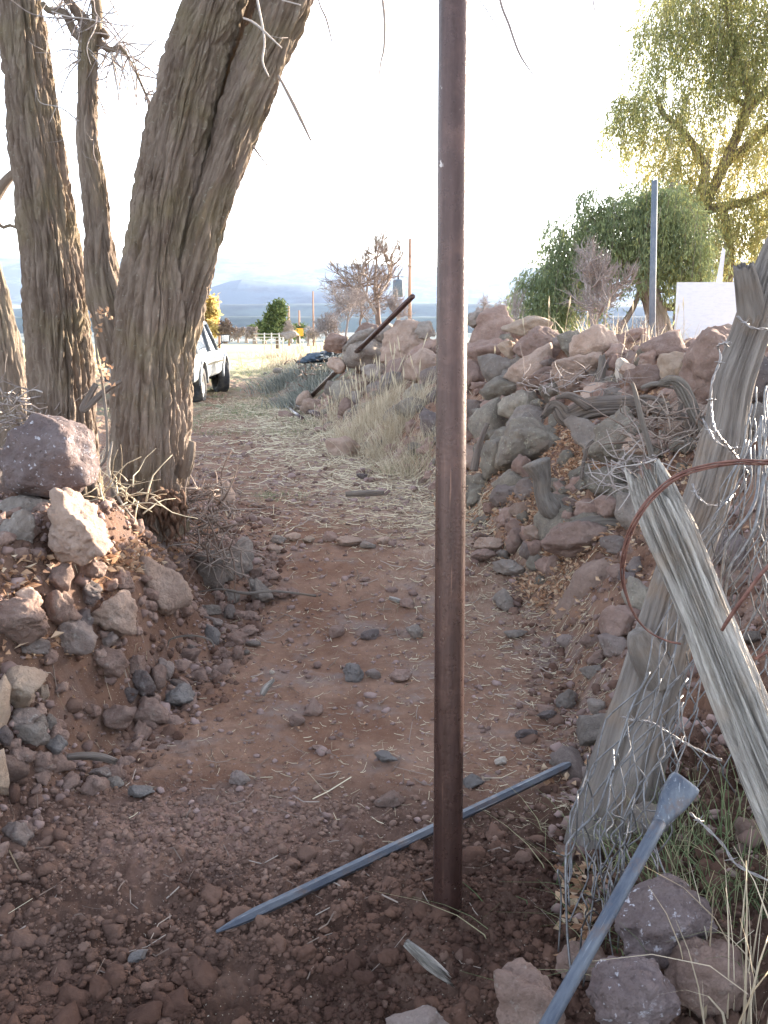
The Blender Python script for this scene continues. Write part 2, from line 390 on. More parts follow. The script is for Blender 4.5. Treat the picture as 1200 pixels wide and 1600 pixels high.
g = link('ground', mesh_np('ground', np.stack([GX, GY, GZ], -1).reshape(-1, 3), FQ, M_GROUND, True,
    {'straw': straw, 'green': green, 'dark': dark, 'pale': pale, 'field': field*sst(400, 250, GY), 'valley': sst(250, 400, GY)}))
g['kind'] = 'structure'; g['label'] = 'reddish brown dirt lane between rubble banks, running out to fields'
HAZE = 2e-5
# ---------------------------------------------------------------- rocks
_ICO = {}
def ico(sub):
    if sub not in _ICO:
        bm = bmesh.new(); bmesh.ops.create_icosphere(bm, subdivisions=sub, radius=1)
        V = np.array([v.co[:] for v in bm.verts]); F = np.array([[v.index for v in f.verts] for f in bm.faces]); bm.free()
        _ICO[sub] = (V, F)
    return _ICO[sub]
def rock_np(seed, sub=4, ang=.5, rough=.06):
    """unit-ish boulder: ang 0 rounded .. 1 sharp angular"""
    r = np.random.RandomState(seed); D, F = ico(sub)
    k = r.randint(9, 16); n = r.normal(size=(k, 3)); n /= np.linalg.norm(n, axis=1)[:, None]; n = np.vstack([n, -n[:3]])
    d = r.uniform(.62, 1.0, len(n)); p = 5+18*ang
    q = np.clip(D@n.T, 0, None)/d; rad = (np.sum(q**p, 1)+.3**p)**(-1/p); rad = np.minimum(rad, 1.6)
    if ang < 0:
        t_ = r.uniform(-.5, .5); D2 = np.stack([D[:, 0]*math.cos(t_)-D[:, 2]*math.sin(t_), D[:, 1], D[:, 0]*math.sin(t_)+D[:, 2]*math.cos(t_)], -1)
        rad = ((np.abs(D2)**2.5).sum(1))**(-1/2.5)*(1+.25*noise(D*1.4+r.uniform(-9, 9, 3))); ang = .3
    V = D*rad[:, None]; o = r.uniform(-50, 50, 3)
    V = V*(1+(1-ang)*.16*noise(D*1.1+o)+rough*2.6*fbm(V*1.9+o, 5, .6))[:, None]
    V = V+D*(rough*.5*np.abs(noise(V*9+o)))[:, None]
    V -= (V.max(0)+V.min(0))/2; V /= (V.max(0)-V.min(0)).max()/2
    return V, F
_used_seed = [100]
def rock(px, py, w, h, mat, label, ang=.45, rough=.085, Y=None, sink=.12, dep=.85, tilt=None, group=None, name='rock', sub=None, yaw=None, maxY=None):
    """a boulder that shows w x h at (px,py); stands on the ground the view ray reaches, or at distance Y"""
    _used_seed[0] += 1; sd = _used_seed[0]; rr = np.random.RandomState(sd)
    if Y is None:
        p = hit(px, py+h*.30); k_ = 0
        while maxY and p[1] > maxY and k_ < 40: k_ += 1; p = hit(px, py+h*.3+2*k_)
        Yc = p[1]-.22*w*pxm(p[1], py)
    else: Yc = Y
    c = g_at(px, py, Yc+.0); s = pxm(Yc, py)
    W, H = w*s, h*s
    sub = sub or (5 if w*h > 5500 else 4 if w > 30 else 3)
    V, F = rock_np(sd, sub, ang, rough)
    # scale to the wanted outline as seen from the camera
    V = V*1.0; ex = (V.max(0)-V.min(0))
    V = V/ex*np.array([W, (W+H)/2*dep, H*1.04])
    me = mesh_np(name, V, F, MR[mat], True)
    o = link(name, me); o.location = tuple(c)
    o.rotation_euler = (0, R(tilt) if tilt is not None else R(rr.uniform(-8, 8)), 0)
    tag(o, label, 'rock' if name != 'boulder' else 'boulder', group)
    return o
# --- left bank
L = [
 (80,715,148,136,'vesic','big rounded grey boulder with small pits resting on the left bank beside the trunks',-1.1,4.2,'boulder'),
 (120,817,112,112,'pink','pale pinkish slab-faced rock directly under the big grey boulder, sunlit on its right edge',.6,3.82,'rock'),
 (20,848,76,104,'grey','angular grey rock with a sharp lit ridge at the left edge, below the big boulder',.8,3.75,'rock'),
 (42,800,86,52,'grey','flat grey stone wedged between the big boulder and the angular rock at the left edge',.5,4.1,'rock'),
 (8,745,50,100,'dark','dark rock half hidden behind the big grey boulder at the left edge',.5,4.5,'rock'),
 (62,868,58,70,'brown','brown stone in the gap below the pale slab-faced rock',.5,3.95,'rock'),
 (138,886,58,38,'brown','brown wedge stone below the right corner of the pale slab-faced rock',.8,3.95,'rock'),
 (92,902,48,42,'brown','dull brown block left of the orange leaf pile in the bank',.5,3.9,'rock'),
 (190,905,38,32,'brown','small reddish rock at the right end of the orange leaf pile',.6,4.1,'rock'),
 (172,917,30,22,'brown','low dark stone just under the orange leaf pile',.3,4.0,'rock'),
 (256,912,92,96,'pink','large smooth pinkish grey boulder set in the bank below the tree roots',.25,4.55,'boulder'),
 (178,962,72,76,'pink','tilted flat-faced pink-grey rock in the middle of the left bank',.55,3.95,'rock'),
 (90,946,56,62,'brown','dark reddish pointed rock standing in the left bank',.9,3.75,'rock'),
 (44,938,42,44,'pink','pinkish chipped rock left of the dark reddish pointed rock',.7,3.65,'rock'),
 (120,992,66,58,'purple','dark purple-grey blocky rock below the pointed one',.7,3.75,'rock'),
 (129,968,34,30,'dark','round dark stone tucked between the pointed rock and the flat-faced pink one',.2,3.85,'rock'),
 (30,972,84,78,'brown','crumbly orange-brown lump with a rough broken face at the left edge',.4,3.55,'rock'),
 (50,1008,60,26,'purple','flat grey slab under the crumbly orange-brown lump',.7,3.5,'rock'),
 (168,1036,62,46,'brown','broad brown stone below the tilted pink-grey rock',.6,3.85,'rock'),
 (168,1000,38,28,'purple','small grey stone capping the broad brown one in the left bank',.4,3.9,'rock'),
 (258,1046,32,38,'purple','smooth egg-shaped grey stone standing upright in the dirt bank',.1,4.2,'rock'),
 (222,1068,42,46,'dark','dark brown rounded stone right of the crumbling earth ledge',.4,3.95,'rock'),
 (247,1062,26,48,'brown','thin upright brown stone between the dark rounded stone and the grey angular one',.6,4.0,'rock'),
 (280,1089,46,36,'blue','angular blue-grey stone at the right foot of the left bank',.6,4.0,'rock'),
 (237,1111,56,42,'brown','rounded brown stone at the foot of the left bank beside a square-cut one',.25,3.8,'rock'),
 (187,1124,64,46,'brown','square-cut brown stone with a pale corner at the foot of the left bank',.8,3.75,'rock'),
 (32,1077,76,70,'tan','pale tan sunlit block near the left edge at knee height of the bank',.75,3.3,'rock'),
 (68,1082,22,28,'tan','small tan chip leaning on the pale tan sunlit block',.6,3.35,'rock'),
 (0,1102,28,92,'tan','tall rounded tan stone cut by the left edge of the picture',.2,3.15,'rock'),
 (0,1212,22,80,'tan','rounded tan stone low at the left edge, under the tall one',.2,2.85,'rock'),
 (34,1125,54,34,'purple','long purple-grey stone under the pale tan block',.4,3.3,'rock'),
 (50,1146,56,42,'grey','pitted grey cobble in the heap at the foot of the bank, left edge',.4,3.2,'rock'),
 (86,1165,40,34,'blue','round blue-grey cobble at the right end of the cobble heap',.25,3.2,'rock'),
 (32,1180,50,32,'brown','reddish cobble at the bottom of the cobble heap near the left edge',.4,3.1,'rock'),
 (66,1198,44,26,'brown','low brown cobble right of the reddish cobble',.3,3.15,'rock'),
 (8,1150,26,34,'dark','dark cobble between the heap and the left edge',.3,3.15,'rock'),
 (76,1128,26,22,'grey','little grey stone on top of the cobble heap',.3,3.3,'rock'),
 (157,1209,36,24,'purple','lone purple-grey stone below the short rotten stick',.4,None,'rock'),
 (180,1223,30,16,'grey','flat grey pebble touching the lone purple-grey stone',.3,None,'rock'),
 (220,1237,46,20,'blue','flat half-buried blue-grey stone with a pale rim on the lane, left side',.5,None,'rock'),
 (24,1308,52,42,'purple','knobbly purplish stone at the left edge above the loose soil',.5,None,'rock'),
 (372,872,50,66,'grey','tall squared grey stone standing at the inner corner of the left bank',.8,5.3,'rock'),
 (334,890,64,54,'grey','long grey rock sloping down left of the tall squared stone',.5,5.2,'rock'),
 (408,926,38,46,'grey','angular grey stone leaning toward the lane below the tall squared stone',.8,None,'rock'),
 (350,772,34,44,'pink','pink broken rock among the dead twigs right of the tree roots',.7,5.7,'rock'),
 (424,900,26,20,'brown','small brown stone at the bank corner beside the tall squared stone',.4,None,'rock'),
 (440,927,34,16,'brown','low brown stone by the pale sticks at the bank corner',.4,None,'rock'),
 (362,933,26,22,'grey','grey pebble under the long sloping grey rock',.4,None,'rock'),
 (330,953,34,18,'grey','flat grey stone lying on the bank face below the pinkish boulder',.4,None,'rock'),
 (358,955,24,22,'purple','purple-grey pebble right of the flat stone on the bank face',.3,None,'rock'),
 (330,993,30,28,'blue','round blue-grey pebble on the bank face above the curved root',.2,None,'rock'),
 (334,972,30,16,'purple','narrow purple-grey stone above the round blue-grey pebble',.4,None,'rock'),
 (384,986,42,18,'brown','long brown stone half sunk at the foot of the bank face',.4,None,'rock'),
 (396,1006,26,12,'grey','thin grey flake at the foot of the bank face',.7,None,'rock'),
 (372,1022,18,26,'brown','brown lump in the lane dirt under the bank face',.4,None,'rock'),
 (214,1043,26,40,'brown','brown stone sunk in the bank right of the broad brown stone',.5,4.0,'rock'),
 (140,925,40,36,'dark','shadowed stone behind the dark reddish pointed rock',.4,4.0,'rock'),
 (205,1085,24,26,'dark','dark lump beneath the dark brown rounded stone',.4,3.85,'rock'),
]
for (px,py,w,h,m,lb,a,Y,nm) in L: rock(px,py,w,h,m,lb,min(1,a+.1) if a > 0 else a,.06 if nm=='boulder' else .1,Y=Y if (Y is None or py<870 or px<12) else None,name=nm,dep=.95)
# --- stones on the lane
S = [
 (552,1052,35,28,'blue','speckled blue-grey stone in the middle of the lane, largest of a row of three',.3),
 (583,1053,26,18,'purple','purplish stone in the middle of the row of three on the lane',.4),
 (626,1056,36,20,'brown','brownish flat stone at the right end of the row of three on the lane',.4),
 (648,987,28,24,'grey','rounded grey stone just left of the pipe, farther up the lane',.2),
 (578,992,30,18,'dark','dark angular stone beside the path centre left of the rounded grey one',.6),
 (526,987,26,18,'brown','brown stone left of the dark angular one across the lane',.4),
 (636,942,24,15,'brown','brown pebble with a stick lying against it on the lane',.3),
 (490,1105,30,34,'brown','upright reddish brown stone sunk in the lane',.4),
 (464,1126,26,22,'brown','smaller reddish stone touching the upright one in the lane',.5),
 (375,1215,33,22,'purple','pale purplish lump alone on the smooth dirt left of centre',.5),
 (603,1183,38,18,'blue','slate-blue stone half buried left of the pipe',.3),
 (607,1250,52,26,'brown','brown rock with a dark top just left of the pipe, above the ground bar',.6),
 (510,1278,22,8,'blue','flat blue pebble above the middle of the ground bar',.3),
 (561,1310,14,7,'blue','tiny blue pebble close above the ground bar',.3),
 (546,1329,11,8,'blue','tiny pale blue pebble touching the ground bar',.3),
 (786,937,33,35,'grey','round grey-brown stone right of the pipe in the clear dirt',.15),
 (215,1495,30,24,'blue','angular blue-grey chip in the loose foreground soil',.7),
 (478,1440,14,12,'blue','small round blue stone below the ground bar',.2),
 (806,990,38,14,'grey','flat pale grey stone pressed into the lane right of the pipe',.4),
 (883,1001,26,20,'purple','small pinkish grey cobble at the left foot of the earth bulge',.3),
 (920,1000,32,28,'brown','brown cobble under the middle of the earth bulge',.4),
 (961,1011,56,36,'purple','wedge-shaped grey rock under the earth bulge beside the old post',.7),
 (932,1026,28,26,'brown','brown cobble below the wedge-shaped grey rock',.5),
 (925,1049,42,24,'grey','flat-topped grey stone below the cobbles at the right foot',.5),
 (885,1092,33,32,'grey','peaked grey stone standing alone right of the pipe',.8),
 (852,1108,28,18,'brown','brown stone just left of the peaked grey stone',.4),
 (855,1119,32,22,'dark','dark wedge stone below the peaked grey stone',.6),
 (932,1106,28,26,'grey','rounded grey stone right of the peaked one, near the old post',.3),
 (822,1147,36,20,'dark','dark brown lump between the pipe and the old post',.5),
 (782,1188,20,14,'white','dusty whitish lump right of the pipe above the ground bar',.5),
 (870,1192,26,12,'grey','flat grey pebble by the upper end of the ground bar',.4),
 (927,1209,38,32,'purple','pale purple-grey angular stone at the foot of the old post',.6),
 (886,1340,34,40,'brown','brown stone at the edge of the wire tangle below the old post',.5),
 (740,1223,36,24,'blue','slate-blue lump just right of the pipe',.4),
 (458,838,26,14,'pink','pinkish stone in the low step across the lane, left part',.5),
 (482,843,20,12,'tan','tan stone in the low step across the lane beside the pinkish one',.5),
 (516,839,26,16,'brown','reddish squarish stone in the low step across the lane',.6),
 (545,845,42,16,'pink','long pink stone in the middle of the low step across the lane',.5),
 (430,858,24,13,'pink','pink stone just below the left part of the low step',.4),
 (600,844,24,13,'pink','small pink stone at the right end of the low step',.5),
 (575,851,26,10,'grey','thin grey stone below the right end of the low step',.5),
 (436,843,26,12,'grey','grey flat stone at the left end of the low step',.5),
 (384,1019,14,10,'grey','little grey pebble at the bank foot',.3),
 (425,1050,10,7,'white','tiny white pebble on the dirt left of centre',.3),
 (535,700,58,38,'pink','smooth pinkish double-lobed rock at the foot of the dry grass clump',.15),
 (566,745,20,10,'dark','dark clod on the straw-covered lane below the dry grass clump',.4),
 (447,648,26,12,'brown','reddish flat stone by the rusty pipe stubs',.4),
 (500,672,20,10,'brown','reddish brown stone in the straw left of the grass clump',.4),
 (458,925,20,16,'brown','round brown stone at the tip of the pale sticks',.3),
 (570,905,18,8,'brown','low brown bump stone in the middle of the dirt',.3),
 (498,1168,22,10,'brown','flat brown pebble left of the pipe on smooth dirt',.3),
]
for (px,py,w,h,m,lb,a) in S: rock(px,py,w,h,m,lb,a)
# --- right rubble wall
W = [
 (668,549,54,30,'brown','brown rock right behind the pipe at the top of the rubble wall',.4),
 (634,540,66,66,'pink','big pink-orange rock with a sunlit top left of the pipe on the rubble wall',.55),
 (617,585,46,40,'brown','brown rounded rock below the big pink-orange one',.4),
 (663,571,60,44,'pink','orange-pink wedge rock poking out left of the pipe',.7),
 (572,553,62,42,'grey','broad grey rock on the rubble wall right under the leaning rusty pipe',.3),
 (526,571,27,22,'pink','pink stone between the grass heads and the broad grey rock under the pipe',.3),
 (561,530,46,26,'grey','grey flat rock crossed by the leaning rusty pipe',.4),
 (524,536,34,26,'brown','brown rock at the far left shoulder of the rubble wall',.4),
 (604,522,42,26,'grey','grey rock on the skyline right of the leaning rusty pipe',.5),
 (574,517,34,22,'brown','small brown skyline rock behind the leaning rusty pipe',.5),
 (664,515,28,22,'grey','peaked grey skyline rock just left of the pipe',.6),
 (643,640,52,38,'lichen','round lichen-grey rock behind the dry grass clump',.2),
 (610,600,36,32,'grey','grey rock above the dry grass clump',.4),
 (650,613,40,26,'lichen','lichened flat rock between the grass clump and the pipe',.4),
 (672,662,34,44,'dark','dark mossy rock against the left side of the pipe, low in the wall',.4),
 (676,622,22,24,'dark','dark gap stone touching the left side of the pipe',.4),
 (584,585,36,26,'grey','dull grey stone under the broad grey rock under the pipe',.4),
 (768,510,62,50,'brown','tall brown rock at the crest just right of the pipe',.6),
 (742,500,30,22,'grey','bluish skyline rock peeping right beside the pipe',.5),
 (822,511,64,26,'tan','flat pale rock on the crest, third from the pipe',.5),
 (846,541,74,50,'brown','big brown peaked rock on the crest',.65),
 (893,542,44,42,'lichen','olive lichened rock between the peaked brown rock and the round pink one',.3),
 (928,539,60,50,'pink','rounded pink rock with a sunlit right side on the crest',.3),
 (826,573,64,54,'pink','angular pink rock with a bright broken corner below the crest',.85),
 (870,584,26,28,'pink','small pink wedge beside the angular pink rock',.7),
 (855,600,52,28,'brown','low brown rock under the angular pink one',.4),
 (903,586,72,52,'pink','wide flat-fronted pink rock in the upper wall',.7),
 (973,581,24,34,'white','bright white sunlit block beside the short dead stake',.6),
 (991,582,38,26,'pink','pale pink rock right of the bright white block',.5),
 (782,580,56,44,'grey','smooth grey rock just right of the pipe in the upper wall',.2),
 (779,612,58,44,'lichen','lichened round grey rock low right of the pipe',.2),
 (738,590,34,42,'brown','brown rock touching the right side of the pipe',.4),
 (762,550,62,36,'brown','wide brown rock below the tall crest rock beside the pipe',.5),
 (795,548,30,26,'tan','tan stone squeezed between crest rocks',.5),
 (1014,590,60,34,'brown','long smooth brown rock left of the round tan one',.3),
 (1055,574,44,40,'tan','round tan rock in front of the white board',.2),
 (1108,583,104,116,'brown','huge dark brown boulder in front of the white board',.35),
 (1096,622,54,48,'brown','brown rock leaning on the front of the huge dark boulder',.3),
 (1188,595,56,66,'dark','dark boulder right of the old post at the right edge',.4),
 (1184,660,54,62,'grey','grey rock behind the wire right of the old post',.4),
 (1165,720,56,56,'dark','dark rock behind the wire loops, mid right',.5),
 (932,614,44,30,'pink','pinkish stone just above the black driftwood log',.5),
 (966,622,46,34,'grey','grey stone above the right part of the black driftwood log',.4),
 (823,693,96,78,'lichen','large rounded lichen-crusted grey rock in the middle of the wall',.2),
 (780,716,58,64,'lichen','darker rock tucked left of the large lichen-crusted one',.3),
 (757,655,40,34,'lichen','lichened stone right of the pipe, mid wall',.3),
 (765,638,28,26,'brown','small brown round stone above the leaning stick right of the pipe',.2),
 (812,632,64,44,'lichen','grey-green weathered rock left of the driftwood log',.4),
 (840,655,50,28,'grey','flat grey rock under the left tip of the driftwood log',.4),
 (926,692,86,74,'grey','broad sloping grey rock under the driftwood log',.5),
 (966,682,96,84,'lichen','big slanted brown-grey slab right below the driftwood log',.75),
 (1008,695,50,40,'brown','rust-brown rock beside the red rotten hollow',.5),
 (905,638,36,20,'brown','thin brown rock wedged under the driftwood log',.5),
 (943,754,68,50,'lichen','round lichened rock above the near log end',.25),
 (954,799,52,46,'brown','brown stone left of a grey one, above the earth bulge',.5),
 (982,802,48,64,'grey','smooth grey-brown rock beside the tip of the leaning split log',.3),
 (819,733,42,44,'brown','brown rock at the top of the short upright stump',.4),
 (790,775,50,30,'purple','flat purple-grey slab in the leaf litter left of the stump',.4),
 (824,765,40,34,'purple','purple-grey stone half under the leaf litter',.4),
 (903,842,110,60,'brown','broad brown rock beneath the hollow grey log',.25),
 (960,850,44,26,'purple','pale purple stone at the right end of the hollow grey log',.5),
 (762,848,44,20,'pink','flat pinkish stone at the foot of the wall right of the pipe',.4),
 (803,845,28,38,'brown','upright brown cobble in the foot-of-wall cluster',.25),
 (826,862,30,32,'purple','purplish cobble right of the upright brown cobble',.4),
 (795,886,48,26,'grey','wide grey cobble in front of the foot-of-wall cluster',.3),
 (756,868,40,20,'brown','flat brown cobble nearest the pipe in the foot-of-wall cluster',.3),
 (838,832,42,24,'pink','flat pink stone behind the foot-of-wall cluster',.4),
 (785,866,22,14,'grey','tiny grey cobble in the middle of the foot-of-wall cluster',.3),
 (963,897,28,36,'brown','rounded brown stone on the right shoulder of the earth bulge',.25),
 (981,905,30,24,'dark','dark stone lying across the right shoulder of the earth bulge',.3),
 (990,885,26,28,'purple','purple-grey stone behind the dark one on the earth bulge',.3),
 (972,975,70,60,'brown','large reddish brown rock between the earth bulge and the old post',.5),
 (1000,930,56,60,'lichen','lichened grey rock just left of the old post',.5),
 (1140,860,60,60,'dark','dark rock behind the tangled wire at mid height',.4),
 (1110,905,46,50,'brown','brown rock between the old post and the tangled wire',.4),
]
for (px,py,w,h,m,lb,a) in W:
    k = 1.22 if py < 612 else 1.05
    rock(px,py,w*k,h*k,m,lb,a,dep=1.0,maxY=11 if px > 730 else 16)
B = [
 (1036,1442,156,128,'vesic','large pitted purple-brown boulder, uppermost of the three at the lower right',-1,2.08),
 (988,1560,142,118,'vesic','rounded pitted boulder at the bottom edge right of the blue bar end',-1,1.86),
 (1108,1528,136,120,'brown','smooth brown boulder behind the two pitted ones at the lower right',-1,1.98),
 (826,1572,112,116,'brown','reddish brown boulder at the bottom edge, left of the blue bar end',.35,1.86),
 (908,1500,84,56,'brown','dusty brown rock in the wire loops behind the blue bar',.4,2.2),
 (652,1602,100,44,'purple','top of a buried stone at the bottom edge under the splintered chip',.3,1.98),
 (1010,1282,76,64,'grey','grey-brown rock at the foot of the old post inside the wire',.35,2.65),
 (1150,1420,80,90,'dark','dark rock in the grass at the foot of the leaning split log',.4,2.35),
 (1190,1530,60,80,'brown','brown rock at the lower right corner behind the dry stems',.4,2.1),
 (1105,1330,70,60,'dark','shadowed rock behind the blue bar head, in the grass',.4,2.75),
 (1180,1250,60,70,'dark','dark rock right of the leaning split log foot',.4,2.9),
 (1060,1190,60,50,'brown','brown rock behind the leaning split log in the wire',.4,3.1),
]
for (px,py,w,h,m,lb,a,Y) in B: rock(px,py,w,h,m,lb,a,.09,Y=Y,name='boulder' if w>110 else 'rock',dep=.8)
# --- the many smaller stones of the rubble wall and banks
def scatter(n, f, sizes, mats, label, group, seed, cat='rock', name='rock'):
    r = np.random.RandomState(seed); base = []
    for k in range(8):
        V, F = rock_np(seed*50+k, 3, r.uniform(.2, .8), .07)
        V = V/(V.max(0)-V.min(0))*np.array([1, .8, .68])
        base.append([mesh_np(name, V, F, MR[m], True) for m in mats])
    k = 0
    while k < n:
        q = f(r)
        if q is None: continue
        x, y = q; s = r.uniform(*sizes)*(1 if r.rand() < .8 else 1.4)
        o = link(name, base[r.randint(8)][r.randint(len(mats))]); o.scale = (s, s, s*r.uniform(.75, 1.15))
        o.location = (x, y, float(hb(x, y))+s*r.uniform(.05, .22)); o.rotation_euler = (r.uniform(-.4, .4), r.uniform(-.4, .4), r.uniform(0, 6.3))
        tag(o, label, cat, group); k += 1
def wallspot(y0, y1, d0, d1):
    def f(r):
        y = y0*(y1/y0)**r.rand(); d = r.uniform(d0, d1); x = xr(y)+d
        if abs(x-1.12) < .3 and abs(y-5.0) < .45: return None
        return x, y
    return f
scatter(56, wallspot(5.4, 17, .15, 1.5), (.20, .42), ['brown', 'grey', 'lichen', 'pink', 'purple'], 'weathered rock packed among the larger rocks of the right rubble wall', 'rocks packed in the right rubble wall', 11)
scatter(9, wallspot(4.9, 9, -.12, .5), (.06, .16), ['brown', 'purple', 'pink'], 'fist-sized stone rolled down to the foot of the right rubble wall', 'stones at the foot of the right rubble wall', 12)
scatter(6, wallspot(2.3, 4.6, -.1, .9), (.07, .2), ['brown', 'grey', 'purple'], 'stone lying around the old post and wire at the right', 'stones around the old post', 13)
def leftspot(r):
    y = r.uniform(2.7, 6.0); x = xl(y)+.1-r.uniform(0, .75)
    return (x, y) if x/(y+.2) > -.42 else None
scatter(14, leftspot, (.05, .15), ['brown', 'grey', 'purple'], 'small stone stuck in the earth of the left bank', 'small stones in the left bank', 14)
scatter(9, lambda r: (r.uniform(-3.6, -1.0), r.uniform(24, 34)) if False else ((lambda y: (xr(y)+r.uniform(-.2, 1.2), y))(r.uniform(16, 32))), (.15, .4), ['grey', 'pink'], 'pale rock on the far low bank beyond the leaning rusty pipe', 'rocks on the far low bank', 15)
# --- pebbles and clods nobody could count
def pile(name, n, f, szf, mat, seed, label, tintf=None, sub=2, squash=.75, sink=.2):
    r = np.random.RandomState(seed); var = [rock_np(seed*31+k, sub, r.uniform(.2, .95), .17) for k in range(14)]
    x, y = f(r, n); n = len(x); s = szf(r, n, x, y); z = hb(x, y)+detail(x, y)
    mb = MB()
    for k in range(14):
        idx = np.arange(n)[k::14]; V0, F0 = var[k]
        a = r.uniform(0, 6.28, len(idx)); ca, sa = np.cos(a)[:, None], np.sin(a)[:, None]
        X = V0[None, :, 0]*s[idx, None]; Yv = V0[None, :, 1]*s[idx, None]*.85; Z = V0[None, :, 2]*s[idx, None]*squash
        V = np.stack([X*ca-Yv*sa+x[idx, None], X*sa+Yv*ca+y[idx, None], Z+(z[idx]+s[idx]*(squash*.5-sink))[:, None]], -1)
        F = F0[None]+(np.arange(len(idx))*len(V0))[:, None, None]
        t = np.repeat(tintf(r, x[idx], y[idx]) if tintf else r.rand(len(idx)), len(V0))
        mb.add(V.reshape(-1, 3), None, F.reshape(-1, 3), t)
    o = mb.build(name, mat); o['kind'] = 'stuff'; o['label'] = label; return o
def fore(r, n):
    py = 1265+(1640-1265)*r.rand(n)**.8; px = r.uniform(-30, 1150, n)
    c, s = math.cos(R(PITCH)), math.sin(R(PITCH)); ay = -(py-800)/1570
    Y = CAMZ/-((ay*c-s)/(c+ay*s)); X = (px-600)/1570*Y/(c+ay*s)
    X, Y = X+r.normal(0, .03, n), Y+r.normal(0, .05, n)
    keep = (noise(P3(X*2.3, Y*2.3, 7.7)) > -.3+.9*sst(2.75, 3.3, Y))&~((X>-.35)&(X<.05)&(Y>2.7)&(r.rand(n)<.6)); return X[keep], Y[keep]
pile('soil_clods', 1000, fore, lambda r, n, x, y: np.clip(.009+.010*r.exponential(1, n), .009, .058), M_CLOD, 24,
     'larger crumbly clods of dug earth in the foreground', lambda r, x, y: (np.clip(noise(P3(x*1.6, y*1.6, 3.1))*1.2+.05, 0, .9)+.75*np.exp(-((x-PALE[0])/.42)**2-((y-PALE[1])/.24)**2)+(r.rand(len(x)) < .05)*.3).clip(0, 1), sub=3, squash=.7, sink=.42)
def palef(r, n): return PALE[0]+r.normal(0, .36, n), PALE[1]+r.normal(0, .2, n)
pile('soil_clods', 5500, palef, lambda r, n, x, y: np.clip(.0018+.0032*r.exponential(1, n), .002, .02), M_CLOD, 29, 'pinkish crumbs of trodden earth in front of the ground bar', lambda r, x, y: r.uniform(.4, 1, len(x)), sub=2, sink=.3)
pile('soil_clods', 19000, fore, lambda r, n, x, y: np.clip(.0018+.0032*r.exponential(1, n), .002, .02), M_CLOD, 21,
     'loose dark reddish soil clods in the dug foreground', lambda r, x, y: (np.clip(noise(P3(x*1.6, y*1.6, 3.1))*1.2+.05, 0, .9)+.75*np.exp(-((x-PALE[0])/.42)**2-((y-PALE[1])/.24)**2)+(r.rand(len(x)) < .05)*.35).clip(0, 1))
def lane(r, n):
    Y = 2.9*(14/2.9)**r.rand(n); X = r.uniform(xl(Y)-.45, xr(Y)+.35); return X, Y
M_PEB = NM('pebbles', .93, .2)
M_PEB.col(M_PEB.mix(M_PEB.attr('tint'), (.14, .09, .075), (.28, .20, .18))); M_PEB.bump(M_PEB.noise(90, 4), .004, .7); M_PEB = M_PEB.m
pile('gravel', 4200, lane, lambda r, n, x, y: np.clip(.0025+.0045*r.exponential(1, n), .003, .03)*np.clip(y/4, .8, 2), M_PEB, 22, 'small stones and gravel trodden into the dirt lane')
def banks(r, n):
    Y = 2.3*(12/2.3)**r.rand(n); s = r.rand(n) < .45
    X = np.where(s, xl(Y)-r.uniform(-.05, .8, n), xr(Y)+r.uniform(-.1, 1.4, n)); return X, Y
pile('rubble_gravel', 5200, banks, lambda r, n, x, y: np.clip(.005+.008*r.exponential(1, n), .006, .05), M_PEB, 23, 'gravel and small rubble between the bank rocks')

def wallmid(r, n):
    Y = 5.2*(17/5.2)**r.rand(n); X = xr(Y)+r.uniform(.0, 2.0, n); k = (np.abs(X-1.12) > .3)|(np.abs(Y-5.0) > .4); return X[k], Y[k]
pile('wall_rubble', 420, wallmid, lambda r, n, x, y: r.uniform(.04, .12, n), MR['brown'], 25, 'smaller rubble filling the gaps of the right rock wall', sub=3, squash=.8, sink=.3)
pile('wall_rubble', 300, wallmid, lambda r, n, x, y: r.uniform(.04, .12, n), MR['lichen'], 26, 'grey rubble filling the gaps of the right rock wall', sub=3, squash=.8, sink=.3)
def footl(r, n):
    Y = r.uniform(2.7, 6.2, n); return xl(Y)+.12-r.uniform(0, .8, n), Y
pile('bank_rubble', 420, footl, lambda r, n, x, y: r.uniform(.015, .065, n), MR['brown'], 27, 'small brown stones half buried in the left bank', sub=3, squash=.8, sink=.35)

def footc(r, n):
    Y = 2.6*(7.5/2.6)**r.rand(n); k = r.rand(n) < .6; return np.where(k, xl(Y)+.2-r.uniform(0, 1.0, n), xr(Y)+r.uniform(-.2, .9, n)), Y
pile('bank_earth', 5500, footc, lambda r, n, x, y: np.clip(.004+.008*r.exponential(1, n), .004, .045), M_CLOD, 28, 'crumbled brown earth on the faces of the banks', lambda r, x, y: r.rand(len(x))*.5, sub=2, sink=.35)

rock(925, 935, 128, 150, 'earth', 'big smooth tan bulge of packed earth low on the right slope, under the hollow log', .12, .05, Y=5.1, name='earth_bulge')
bpy.data.objects['earth_bulge']['category'] = 'earth mound'
